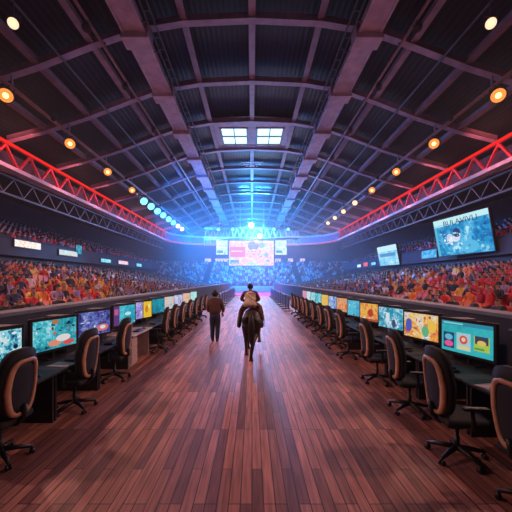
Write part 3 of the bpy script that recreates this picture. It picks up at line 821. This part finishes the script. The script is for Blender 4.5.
PAL = {
 'L0': ([NAV,(.02,.22,.40),(.25,.75,.85),WHITE,(.85,.25,.15)], 3.2, [(.0,.0,.45,.25,(.55,.10,.06))]),
 'L1': ([(.01,.08,.14),TEAL,(.05,.45,.5),CYAN,(.6,.85,.85)], 2.6, [(.32,.08,.62,.30,(.85,.30,.20),'e'), (.5,.2,.85,.45,(.85,.80,.80),'e'), (.40,.84,.56,1,(.5,.2,.08),'e'), (.66,.05,.95,.22,(.75,.10,.10),'e')]),
 'L2': ([NAV,(.06,.06,.28),(.15,.2,.6),(.6,.7,.95)], 4.2, [(.55,.1,.95,.42,(.70,.20,.22),'e'), (.66,.2,.85,.36,(.9,.8,.85),'e')]),
 'L3': ([TEAL,(.03,.45,.62),CYAN], 2.4, [(0,0,.25,1,(.14,.05,.22)), (.03,.55,.2,.85,(.6,.12,.3)), (.5,.45,.8,.65,(.55,.95,.95),'e')]),
 'L4': ([VIO,(.35,.25,.75),(.6,.55,.95),NAV], 4, [(.48,0,.52,1,NAV), (.52,0,1,1,(.95,.62,.04)), (.62,.3,.8,.75,(.75,.25,.03),'e'), (.8,.55,.92,.85,(1,.9,.4),'e')]),
 'L5': ([DBLUE,TEAL,(.02,.5,.65)], 2.4, []),
 'L6': ([(.5,.2,.12),(.9,.6,.45),(.7,.75,.8),TEAL], 3, []),
 'L7': ([VIO,(.45,.4,.85),WHITE,PINK], 3, []),
 'L8': ([(.75,.4,.25),(.95,.65,.5),(.6,.3,.3)], 3, []),
 'L9': ([CYAN,(.5,.95,.95),WHITE], 3, []),
 'R1': ([(.03,.38,.45),(.04,.50,.56),(.06,.55,.60)], 2.2, [(0,.88,1,1,(.04,.28,.42)), (.04,.91,.45,.96,(.25,.75,.8)), (.04,.10,.27,.62,(.03,.06,.16)), (.06,.14,.25,.34,(.85,.12,.35),'e'), (.07,.36,.24,.56,(.15,.55,.75),'e'),
        (.32,.10,.60,.66,(.42,.68,.72)), (.38,.30,.54,.58,(.78,.10,.08),'e'), (.42,.38,.50,.52,(.95,.65,.45),'e'), (.34,.13,.58,.24,(.75,.72,.35)), (.66,.18,.94,.64,(.45,.62,.10)), (.68,.40,.92,.64,(.06,.06,.12)), (.72,.36,.88,.52,(.80,.60,.15),'e'), (.67,.22,.85,.28,(.1,.35,.1))]),
 'R2': ([(.35,.06,.25),ORA,YELL,(.9,.8,.7),(.15,.25,.7)], 2.8, [(.05,.2,.25,.75,(.10,.12,.55),'e'), (.55,.1,.75,.55,(.15,.5,.25),'e'), (.72,.3,.95,.8,(.95,.6,.1),'e')]),
 'R3': ([DBLUE,TEAL,(.1,.5,.75),(.7,.88,.95),(.05,.35,.5)], 3.6, [(.3,.3,.45,.75,(.75,.9,.95)), (.55,.05,.7,.45,(.08,.08,.2),'e')]),
 'R4': ([ORA,YELL,(.85,.15,.05),(.95,.8,.5)], 2.8, [(.4,.25,.65,.7,(.55,.06,.04),'e'), (0,0,1,.12,(.5,.1,.05))]),
 'R5': ([(.05,.3,.6),(.1,.5,.75),CYAN], 2.4, []),
 'R6': ([REDS,ORA,(.9,.5,.3),(.3,.05,.05)], 3, []),
 'R7': ([(.05,.12,.45),(.3,.45,.85),WHITE], 3.4, []),
 'R8': ([(.85,.4,.1),YELL,(.9,.6,.4)], 3, []),
 'R9': ([TEAL,CYAN,(.6,.9,.95)], 3, []),
 'R10': ([CYAN,(.5,.9,.95),TEAL], 3, []), 'R11': ([(.3,.6,.9),WHITE,CYAN], 3, []), 'R12': ([(.6,.35,.7),PINK,WHITE], 3, []),
}
LOOK = {'L0': 'blue and white game picture with red corner', 'L1': 'teal game picture with red and white figures', 'L2': 'dark blue game picture with a red blotch', 'L3': 'teal picture with a purple strip at its side', 'L4': 'violet left half and yellow right half', 'L5': 'plain teal picture', 'L6': 'tan and grey picture', 'L7': 'violet and white picture', 'L8': 'peach coloured picture', 'L9': 'bright cyan picture',
        'R1': 'teal page of three picture cards', 'R2': 'orange yellow and blue cartoon picture', 'R3': 'blue and white city picture', 'R4': 'orange and yellow picture', 'R5': 'sky blue picture', 'R6': 'red and orange picture', 'R7': 'blue and white picture', 'R8': 'amber picture', 'R9': 'teal and cyan picture', 'R10': 'pale cyan picture', 'R11': 'pale blue picture', 'R12': 'pink picture'}
DK = (.01,.02,.05)
BUSY = {'L0': blobs(1, 16, [WHITE, DK, TEAL, (.8,.85,.9)]), 'L1': blobs(2, 18, [DK, (.02,.14,.2), (.8,.9,.9), (.7,.15,.1), DK]), 'L2': blobs(3, 16, [WHITE, DK, VIO, (.7,.6,.9), DK]),
        'L3': blobs(4, 8, [DK, CYAN, WHITE]), 'R2': blobs(5, 16, [REDS, (.1,.12,.5), WHITE, YELL, (.3,.05,.3)]), 'R3': blobs(6, 16, [WHITE, DK, DK, DBLUE, (.6,.8,.95)]),
        'R4': blobs(7, 10, [REDS, WHITE, YELL]), 'R5': blobs(8, 6, [WHITE, DK]), 'L4': blobs(9, 7, [WHITE, NAV]), 'R6': blobs(10, 6, [WHITE, DK, YELL]), 'L5': blobs(11, 5, [DK, CYAN])}
kbp, mop, twp = kb_proto(), mouse_proto(), tower_proto(); ff = [True]
for s, side, L, pre in ((-1,'left',LM,'L'), (1,'right',RM,'R')):
    n_ = len(L)
    for i, y in enumerate(L):
        a = (L[i-1]+y)/2 if i else y-.62
        b = (y+L[i+1])/2 if i < n_-1 else y+.7
        pale = (s < 0 and i == 3)
        desk(s, a, b, 'pale desk with a drawer unit in the %s row, the only light one' % side if pale else '%s dark desk from the camera in the %s row' % (ORD[i], side), M['pale'] if pale else M['desk'], pale)
        tilt = rng.uniform(-.04, .04)
        fw = s*PI/2 if True else 0
        # screens face the aisle (towards x = 0) and a little towards the camera
        rz = (PI/2-.27+tilt) if s < 0 else (-PI/2+.27+tilt)
        key = pre+str(i)
        if key in PAL:
            p = PAL[key]
            mk_monitor('monitor', '%s monitor of the %s row with %s' % (ORD[i if s < 0 else i-1], side, LOOK[key]) , (s*XM, y, .765), rz,
                       screen_mat('monitor_picture_'+key, p[0], p[1], BUSY.get(key, [])+p[2], .8, i*1.7+(s > 0)*.9), .88 if b-a > 1.15 else .82, .49)
        g = ff[0]; ff[0] = False
        kb = kbp if g else copy_tree(kbp); mo = mop if g else copy_tree(mop); tw = twp if g else copy_tree(twp)
        rk = PI/2 if s < 0 else -PI/2
        put(kb, (s*2.98, y+.02, .765), rk+rng.uniform(-.08,.08), 'black keyboard on the %s desk from the camera in the %s row' % (ORD[i], side), 'keyboards on the desks')
        put(mo, (s*2.96, y+(.36 if s < 0 else -.36), .765), rk+rng.uniform(-.3,.3), 'black mouse beside the keyboard on the %s desk from the camera in the %s row' % (ORD[i], side), 'mice on the desks')
        put(tw, (s*3.62, b-.13, .765), rk, 'dark computer tower at the far edge of the %s desk in the %s row' % (ORD[i], side), 'computer towers on the desks')
for (x, y, r, lb) in ((3.02, 3.98, .2, 'pale sheet of paper on the nearest right desk'), (-3.0, 5.05, -.15, 'pale sheet of paper beside the second left keyboard')):
    o = MB().box((0,0,.003), (.34,.26,.006)).build('paper_sheet', M['paper']); tag(o, lb, 'paper'); o.location = (x, y, .765); o.rotation_euler = (0,0,r)

def chair_proto():
    """swivel chair facing local +y, back towards local -y"""
    t = thing('office_chair', '', 'office chair')
    MB().box((0,.03,.49), (.52,.52,.10)).build('seat', M['blackfab'], t, True, bevel=.045, seg=3)
    # curved shells from outlines (u across, v up); curved forward at the sides
    def pt(u, v, d): return (u, -.235-.10*(v-.55)+.55*u*u*1.2-d, v)
    def outline(scale, n=28, dv=0):
        P = []
        for k in range(n):
            a = 2*PI*k/n; c, s_ = math.cos(a), math.sin(a)
            e = .55
            u = math.copysign(abs(c)**e, c); v = math.copysign(abs(s_)**e, s_)
            wd = .255 if v > 0 else .255-.05*abs(v)
            P.append((u*wd*scale[0]*(1-.12*max(0, v)), .865+dv+v*.335*scale[1]))
        return P
    def slab(sc, d0, d1, rings=4, dv=0):
        m = MB(); o = outline(sc, 28, dv); n = len(o); vs = []; fs = []
        cu, cv = 0, .865+dv
        for d in (d0, d1):
            for q in range(rings):
                f = 1-q/rings
                vs += [pt(cu+(u-cu)*f, cv+(v-cv)*f, d) for u, v in o]
            vs.append(pt(cu, cv, d))
        S = rings*n+1
        for b in (0, 1):
            for q in range(rings-1):
                for k in range(n):
                    j = (k+1) % n; f4 = (b*S+q*n+k, b*S+q*n+j, b*S+(q+1)*n+j, b*S+(q+1)*n+k); fs.append(f4 if b else f4[::-1])
            for k in range(n):
                j = (k+1) % n; f3 = (b*S+(rings-1)*n+k, b*S+(rings-1)*n+j, b*S+rings*n); fs.append(f3 if b else f3[::-1])
        for k in range(n):
            j = (k+1) % n; fs.append((k, j, S+j, S+k))
        return m.add(vs, fs)
    slab((1.12,1.16), -.07, .0, 4, .055).build('backrest', M['blackfab'], t, True)
    tag(slab((.84,.90), .0, .024).build('back_panel', M['navy'], t, True), 'dark navy mesh panel')
    m = MB(); o_, i_ = outline((.98,.98)), outline((.74,.86)); n = len(o_)
    vs = [pt(u,v,.004) for u,v in o_]+[pt(u,v,.04) for u,v in o_]+[pt(u,v,.04) for u,v in i_]+[pt(u,v,.004) for u,v in i_]
    fs = []
    for r in range(4):
        for k in range(n):
            j = (k+1) % n; r2 = (r+1) % 4; fs.append((r*n+k, r*n+j, r2*n+j, r2*n+k))
    tag(m.add(vs, fs).build('back_frame', M['tan'], t, True), 'tan wooden back frame')
    MB().path([(0,-.02,.43),(0,-.2,.44),(0,-.285,.52),(0,-.30,.66)], [.035,.035,.03,.028], 8).build('back_support', M['black'], t, True)
    for s in (-1, 1):
        a = MB().path([(s*.25,.0,.46),(s*.31,.0,.47),(s*.325,.0,.55),(s*.325,-.01,.69)], .022, 8).build('armrest', M['black'], t, True)
        MB().box((s*.325,.02,.705), (.075,.27,.035)).build('arm_pad', M['black'], a, True, bevel=.014, seg=2)
    MB().lathe([(.03,.10),(.03,.26),(.022,.26),(.022,.44),(.07,.44),(.09,.455)], (0,0,0), 12).build('gas_column', M['black'], t, True)
    for k in range(5):
        a = 2*PI*k/5+.3; c, s_ = math.cos(a), math.sin(a)
        lg = MB().path([(.02*c,.02*s_,.13),(.16*c,.16*s_,.115),(.31*c,.31*s_,.085)], [.034,.028,.02], 8).build('leg', M['black'], t, True)
        m = MB()
        for d in (-.018, .018): m.tube((.31*c-s_*d-s_*.010, .31*s_+c*d+c*.010, .031), (.31*c-s_*d+s_*.010, .31*s_+c*d-c*.010, .031), .030, n=10)
        m.tube((.31*c,.31*s_,.03), (.31*c,.31*s_,.09), .010, n=6)
        m.build('caster', M['black'], lg, True)
    return t
cp = chair_proto(); f = True
LC = [(-2.93,3.72),(-2.88,5.2),(-2.9,6.75),(-2.75,9.4),(-2.78,10.6),(-2.8,11.9),(-2.78,13.2),(-2.8,14.7),(-2.8,16.2),(-2.8,17.8)]
RC = [(2.62,2.9),(2.42,3.78),(2.52,5.12),(2.58,6.6),(2.62,8.7),(2.62,10.0),(2.64,11.3),(2.64,12.6),(2.64,14.0),(2.66,15.3),(2.66,16.7),(2.66,18.1),(2.66,19.5)]
for s, side, C_ in ((-1,'left',LC), (1,'right',RC)):
    for i, (x, y) in enumerate(C_):
        o = cp if f else copy_tree(cp); f = False
        rz = (PI/2+.06 if s < 0 else -PI/2-.02)+rng.uniform(-.09,.09)
        put(o, (x, y, 0), rz, '%s black swivel chair with tan back frame from the camera in the %s row' % (ORD[i], side), 'swivel chairs along the %s desks' % side)

# ------------------------------------------------------------------ people and horse
def hand(mb_list, wrist, d, side, r=.0085, L=.17):
    """palm with four fingers and a thumb, slightly curled; wrist point, direction d"""
    w = Vector(wrist); d = Vector(d).normalized(); up = Vector((0,0,1)) if abs(d.z) < .8 else Vector((0,1,0))
    rt = d.cross(up).normalized(); dn = d.cross(rt).normalized()
    J, E = {}, []
    def add(k, p, rr): J[k] = (p.x, p.y, p.z, rr, rr)
    m = MB()
    pal = w+d*.05
    m.ball((0,0,0), (1,1,1), 8, 6)
    R = Matrix((rt, dn, d)).transposed()
    m.v = [tuple(R @ Vector((p[0]*.042, p[1]*.018, p[2]*.055))+pal) for p in m.v]
    for k in range(4):
        o = rt*(.03-.02*k); ln = (.072,.082,.076,.06)[k]
        a = w+d*.085+o; b = a+d*ln*.5+dn*.012; c = b+d*ln*.35+dn*.03
        m.path([w+d*.06+o*.9, a, b, c], [r*1.05, r, r*.92, r*.75], 6)
    a = w+d*.03+rt*.04*side; m.path([w+d*.02+rt*.02*side, a, a+d*.035+rt*.02*side+dn*.01, a+d*.06+rt*.02*side+dn*.02], [r*1.2, r*1.15, r, r*.8], 6)
    return m
def joined(name, meshes, parent=None, smooth=True):
    bm = bmesh.new(); mats = []
    for me, ml in meshes:
        off = []
        for q in ml:
            if q not in mats: mats.append(q)
            off.append(mats.index(q))
        t = D.meshes.new('t'); b2 = bmesh.new(); b2.from_mesh(me)
        for fc_ in b2.faces: fc_.material_index = off[fc_.material_index] if fc_.material_index < len(off) else off[0]
        b2.to_mesh(t); b2.free(); bm.from_mesh(t); D.meshes.remove(t)
    me = D.meshes.new(name); bm.to_mesh(me); bm.free()
    for q in mats: me.materials.append(q)
    for p in me.polygons: p.use_smooth = smooth
    return link(name, me, parent)
def head_bits(c, r):
    """nose, eyes, mouth and ears for a head at c that looks along +y"""
    m = MB(); x, y, z = c
    m.m = 0; m.ball((x, y+r*1.08, z-.01), (.014,.022,.022), 8, 6)
    for s in (-1, 1): m.ball((x+s*r*1.0, y-.005, z-.005), (.012,.02,.03), 8, 6)
    m.m = 1
    for s in (-1, 1): m.ball((x+s*.032, y+r*.92, z+.02), (.013,.008,.008), 8, 6)
    m.m = 2; m.ball((x, y+r*.96, z-.05), (.024,.010,.007), 8, 6)
    return m.mesh('head_bits', [M['skin'], M['eye'], M['lip']]), [M['skin'], M['eye'], M['lip']]
# --- standing man walking away
man = thing('person', 'person in a brown jacket and dark jeans walking away on the plank floor', 'person', (-1.27, 11.0, 0))
J = {'pelvis': (0,0,.93,.145,.11), 'waist': (0,.01,1.08,.135,.10), 'chest': (0,.0,1.30,.165,.115), 'neck0': (0,-.005,1.46,.07), 'neck': (0,.015,1.52,.055), 'head': (0,.04,1.60,.085,.09), 'top': (0,.035,1.69,.07,.075),
     'hipL': (-.095,0,.86,.125), 'kneeL': (-.095,.05,.49,.095), 'ankL': (-.09,-.02,.10,.07), 'toeL': (-.085,.13,.04,.035),
     'hipR': (.095,0,.86,.125), 'kneeR': (.09,.02,.49,.095), 'ankR': (.085,-.08,.11,.07), 'toeR': (.085,.04,.04,.035),
     'shL': (-.19,0,1.40,.065), 'elL': (-.27,-.04,1.12,.05), 'wrL': (-.20,.16,.98,.033), 'shR': (.19,0,1.40,.065), 'elR': (.29,-.03,1.13,.05), 'wrR': (.25,.16,.95,.033)}
E = [('pelvis','waist'),('waist','chest'),('chest','neck0'),('neck0','neck'),('neck','head'),('head','top'),('pelvis','hipL'),('hipL','kneeL'),('kneeL','ankL'),('ankL','toeL'),('pelvis','hipR'),('hipR','kneeR'),('kneeR','ankR'),('ankR','toeR'),
     ('chest','shL'),('shL','elL'),('elL','wrL'),('chest','shR'),('shR','elR'),('elR','wrR')]
body = skin_mesh('body', J, E, [M['skin'], M['jeans']], 2, 0, lambda c: 1 if c.z < 1.0 and abs(c.x) < .185 and c.z > .07 else 0)
hl = hand(None, J['wrL'][:3], (.1,.55,-.6), 1).mesh('h', M['skin']); hr = hand(None, J['wrR'][:3], (-.05,.5,-.7), -1).mesh('h', M['skin'])
hb, hbm = head_bits((0,.04,1.61), .088)
joined('body', [(body, [M['skin'], M['jeans']]), (hl, [M['skin']]), (hr, [M['skin']]), (hb, hbm)], man)
Jj = {'hem': (0,-.005,.91,.235,.17), 'waist': (0,0,1.06,.225,.16), 'chest': (0,-.01,1.30,.235,.16), 'col': (0,-.005,1.505,.095),
      'shL': (-.19,-.005,1.38,.10), 'elL': (-.25,-.03,1.13,.075), 'cuL': (-.215,.13,1.0,.055), 'shR': (.19,-.005,1.38,.10), 'elR': (.275,-.02,1.14,.075), 'cuR': (.262,.12,.98,.055)}
jk = skin_mesh('jacket', Jj, [('hem','waist'),('waist','chest'),('chest','col'),('chest','shL'),('shL','elL'),('elL','cuL'),('chest','shR'),('shR','elR'),('elR','cuR')], M['brownjacket'], 2)
tag(link('jacket', jk, man), 'brown jacket')
hm = MB().ball((0,.015,1.635), (.118,.125,.125), 14, 10); hm.v = [(x,y,z if z > 1.525 else 1.525) for x,y,z in hm.v]
hm.v = [(x, min(y, .085) if z < 1.69 else y, z) for x,y,z in hm.v]
hm.build('hair', M['hair'], man, True)
for s, (ay, ty) in ((-1,(-.02,.13)), (1,(-.10,.04))):
    MB().path([(s*.08,ay-.05,.05),(s*.082,ay+.02,.052),(s*.085,ty-.02,.042),(s*.086,ty+.06,.035)], [.035,.05,.045,.03], 10).build('shoe', M['shoe'], man, True)

# --- horse walking away
HX, HY = -.02, 8.35
horse = thing('horse', 'black horse walking away along the plank floor', 'horse', (HX, HY, 0), -.03)
J = {'croup': (0,.28,1.09,.23,.25), 'rump': (0,.06,1.05,.17,.19), 'loin': (0,.62,1.07,.25,.26), 'barrel': (0,.98,1.02,.27,.29), 'girth': (0,1.32,1.04,.24,.28), 'breast': (0,1.58,1.08,.17,.22),
     'neck1': (0,1.76,1.24,.12,.19), 'neck2': (0,1.95,1.44,.09,.14), 'poll': (0,2.08,1.58,.075,.10), 'cheek': (0,2.22,1.47,.075,.10), 'nose': (0,2.38,1.28,.05,.06), 'muz': (0,2.44,1.20,.048,.05),
     'hL': (-.15,.18,.92,.15), 'sL': (-.15,.42,.66,.105), 'kL': (-.15,.30,.47,.058), 'fL': (-.155,.55,.16,.042), 'cL': (-.155,.62,.06,.05),
     'hR': (.14,.14,.92,.15), 'sR': (.10,.22,.66,.105), 'kR': (.045,-.14,.47,.058), 'fR': (.0,-.12,.15,.042), 'cR': (0,-.07,.05,.05),
     'aL': (-.14,1.40,.84,.11), 'eL': (-.13,1.36,.66,.075), 'nL': (-.13,1.40,.40,.05), 'pL': (-.13,1.36,.13,.038), 'qL': (-.13,1.41,.05,.048),
     'aR': (.15,1.42,.84,.11), 'eR': (.17,1.52,.68,.075), 'nR': (.19,1.66,.50,.05), 'pR': (.20,1.50,.34,.038), 'qR': (.20,1.46,.25,.046)}
E = [('croup','rump'),('croup','loin'),('loin','barrel'),('barrel','girth'),('girth','breast'),('breast','neck1'),('neck1','neck2'),('neck2','poll'),('poll','cheek'),('cheek','nose'),('nose','muz'),
     ('croup','hL'),('hL','sL'),('sL','kL'),('kL','fL'),('fL','cL'),('croup','hR'),('hR','sR'),('sR','kR'),('kR','fR'),('fR','cR'),
     ('girth','aL'),('aL','eL'),('eL','nL'),('nL','pL'),('pL','qL'),('girth','aR'),('aR','eR'),('eR','nR'),('nR','pR'),('pR','qR')]
hme = skin_mesh('body', J, E, [M['horse']], 2)
ex = MB()
for s in (-1, 1):
    ex.path([(s*.05,2.06,1.62),(s*.06,2.06,1.70),(s*.055,2.05,1.77)], [.03,.028,.006], 8)
em = ex.mesh('ears', M['horse']); ey = MB().ball((-.075,2.24,1.50), .016, 8, 6).ball((.075,2.24,1.50), .016, 8, 6).mesh('eyes', M['eye'])
joined('body', [(hme, [M['horse']]), (em, [M['horse']]), (ey, [M['eye']])], horse)
MB().path([(0,-.06,1.20),(0,-.18,1.15),(.01,-.24,1.0),(.015,-.23,.75),(.02,-.2,.52),(.02,-.19,.38)], [.04,.06,.085,.085,.06,.015], 10).build('tail', M['mane'], horse, True)
m = MB()
for k in range(9):
    f_ = k/8; y = 1.62+.44*f_; z = 1.43+.26*f_
    m.path([(0,y,z),(.06,y-.02,z-.02),(.11,y-.01,z-.16),(.12,y,z-.25)], [.022,.03,.025,.006], 6)
m.build('mane', M['mane'], horse, True)
for q, dz in (('cL',0),('cR',0),('qL',0),('qR',.20)):
    p = J[q]; MB().lathe([(.062,0),(.058,.03),(.046,.075)], (p[0], p[1]+.01, dz), 12).build('hoof', M['hoof'], horse, True)
# saddle
sd = thing('saddle', 'brown saddle on the black horse under the rider', 'saddle', (HX, HY, 0), -.03)
def sheet(y0, y1, z0, w_, drop, th, ny=6, nx=12, lift=0):
    vs = []; fs = []
    for k in (0, 1):
        for j in range(ny+1):
            y = y0+(y1-y0)*j/ny
            for i in range(nx+1):
                a = (-1+2*i/nx)*drop; r = w_+k*th
                vs.append((r*math.sin(a)*.93, y, z0+r*math.cos(a)*1.03+lift*(2*j/ny-1)**2))
    W = nx+1; S = W*(ny+1)
    for j in range(ny):
        for i in range(nx):
            a = j*W+i; fs.append((a, a+W, a+W+1, a+1)); fs.append((S+a, S+a+1, S+a+W+1, S+a+W))
    for j in range(ny):
        for i in (0, nx): a = j*W+i; fs.append((a, S+a, S+a+W, a+W))
    for i in range(nx):
        for j in (0, ny): a = j*W+i; fs.append((a, a+1, S+a+1, S+a))
    return MB().add(vs, fs)
sheet(.55, 1.18, 1.03, .29, 1.45, .015).build('saddle_pad', M['maroon'], sd, True)
sheet(.62, 1.12, 1.03, .31, .8, .035, lift=.06).build('seat', M['saddle'], sd, True)
for s in (-1, 1):
    fl = sheet(.78, 1.10, 1.03, .312, 1.5, .012); 
    fl.v = [(x if x*s > .2 else s*.2, y, z) for x,y,z in fl.v]
    fl.build('flap', M['saddle'], sd, True)
    MB().path([(s*.34,.92,1.0),(s*.37,.92,.74)], .008, 6).build('stirrup_strap', M['saddle'], sd)
# --- rider
rd = thing('person', 'rider with dark hair in a beige coat sitting on the black horse', 'person', (HX-.03, HY+.84, 0), -.03)
J = {'pelvis': (0,0,1.46,.12,.10), 'waist': (0,.0,1.55,.105,.085), 'chest': (0,.02,1.68,.125,.09), 'neck0': (0,.02,1.785,.055), 'neck': (0,.03,1.82,.044), 'head': (0,.045,1.88,.068,.072), 'top': (0,.04,1.945,.055,.06),
     'hipL': (-.12,.05,1.41,.10), 'kneeL': (-.285,.30,1.16,.08), 'ankL': (-.325,.07,.80,.055), 'toeL': (-.33,.22,.75,.04),
     'hipR': (.12,.05,1.41,.10), 'kneeR': (.285,.30,1.16,.08), 'ankR': (.325,.07,.80,.055), 'toeR': (.33,.22,.75,.04),
     'shL': (-.145,.01,1.74,.05), 'elL': (-.25,-.02,1.54,.04), 'wrL': (-.12,.22,1.47,.028), 'shR': (.145,.01,1.74,.05), 'elR': (.26,-.02,1.55,.04), 'wrR': (.10,.22,1.48,.028)}
E = [('pelvis','waist'),('waist','chest'),('chest','neck0'),('neck0','neck'),('neck','head'),('head','top'),('pelvis','hipL'),('hipL','kneeL'),('kneeL','ankL'),('ankL','toeL'),('pelvis','hipR'),('hipR','kneeR'),('kneeR','ankR'),('ankR','toeR'),
     ('chest','shL'),('shL','elL'),('elL','wrL'),('chest','shR'),('shR','elR'),('elR','wrR')]
def rasg(c):
    if c.z < 1.47: return 1 if abs(c.x) > .02 and not (c.z > 1.42 and c.y > .16) else 2
    if c.z > 1.79 and abs(c.x) < .1: return 0
    return 2
bm_ = skin_mesh('body', J, E, [M['skin'], M['trouser'], M['maroon']], 2, 0, rasg)
hl = hand(None, J['wrL'][:3], (.3,.9,-.15), 1, .0075).mesh('h', M['skin']); hr = hand(None, J['wrR'][:3], (-.2,.9,-.15), -1, .0075).mesh('h', M['skin'])
hb, hbm = head_bits((0,.045,1.885), .072)
joined('body', [(bm_, [M['skin'], M['trouser'], M['maroon']]), (hl, [M['skin']]), (hr, [M['skin']]), (hb, hbm)], rd)
Jc = {'hem2': (0,-.26,1.34,.24,.07), 'hem': (0,-.15,1.44,.215,.13), 'waist': (0,-.02,1.56,.165,.13), 'chest': (0,.012,1.69,.165,.125), 'col': (0,.015,1.80,.075)}
ct = skin_mesh('coat', Jc, [('hem2','hem'),('hem','waist'),('waist','chest'),('chest','col')], M['beige'], 2, 2)
tag(link('coat', ct, rd), 'beige sleeveless coat')
Js = {'a': (-.13,.012,1.75,.062), 'shL': (-.16,.01,1.73,.064), 'elL': (-.26,-.02,1.54,.055), 'cuL': (-.145,.18,1.48,.04)}
for s, nm in ((1,0), (-1,1)):
    jj = {k: (v[0]*s, *v[1:]) for k, v in Js.items()}
    tag(link('sleeve', skin_mesh('sleeve', jj, [('a','shL'),('shL','elL'),('elL','cuL')], M['maroon'], 2), rd), 'maroon sleeve')
tag(MB().path([(-.10,-.12,1.72),(.04,-.17,1.58),(.19,-.2,1.46),(.31,-.02,1.36),(.37,.12,1.1),(.39,.08,.92)], .03, 8).build('sash', M['beige'], rd, True), 'long beige sash')
hm = MB().ball((0,.03,1.915), (.085,.092,.09), 14, 10); hm.v = [(x, min(y,.08) if z < 1.95 else y, max(z,1.85)) for x,y,z in hm.v]
hm.build('hair', M['hair'], rd, True)
for s in (-1, 1):
    MB().path([(s*.31,.18,1.0),(s*.325,.08,.82),(s*.325,.06,.765),(s*.33,.14,.745),(s*.332,.26,.735)], [.075,.068,.06,.045,.032], 10).build('boot', M['shoe'], rd, True)

# ------------------------------------------------------------------ stand washes below the rails, added truss and stage fill
for s in (-1, 1):
    for y in (12, 21, 31, 42):
        lamp('stand_wash', 'SPOT', (s*11.6, y, 10.9), (1, .50, .42) if y < 40 else (.5, .4, 1), 1300, (s*13, y+1, 1.5), 120, .9, .3)
    for y in (14, 20, 26, 32, 38, 44, 50, 56):
        lamp('truss_fill', 'SPOT', (s*13.4, y, 10.6), (1, .22, .24) if y < 34 else (1, .3, .60), 420, (s*16, y+1, 10.2), 140, .9, .2)  # red and pink fill without fixtures, added to light the truss web
lamp('far_blue_fill', 'POINT', (0, 60, 11), (.012, .25, 1), 12000, radius=1.0)  # bare blue fill added to colour the haze at the far end
lamp('star_beam', 'POINT', (-.15, YS-2.2, zt+.35), (.06, .45, 1), 3500, radius=.3)
lamp('star_beam', 'POINT', (1.3, YS-2.2, zb+.3), (.12, .60, 1), 2000, radius=.3)

for s, side in ((-1,'left'), (1,'right')):
    for i, y in enumerate((4.2, 9.6)):
        spotlight((s*RX, y, RZ-.45), (-s*.5, .6, -.6), M['warmpale'], .22, 'added fill lamp high on the %s lamp rail, %s' % (side, 'above the camera' if i == 0 else 'just ahead of the camera'), 'added fill lamps')
        lamp('fill_beam', 'SPOT', (s*RX-s*.25, y+.3, RZ-.8), (1, .55, .48), 2600, (s*.2, y+7, 0), 85, .9, .3)  # out-of-view lamps added to brighten the walker, horse and near floor
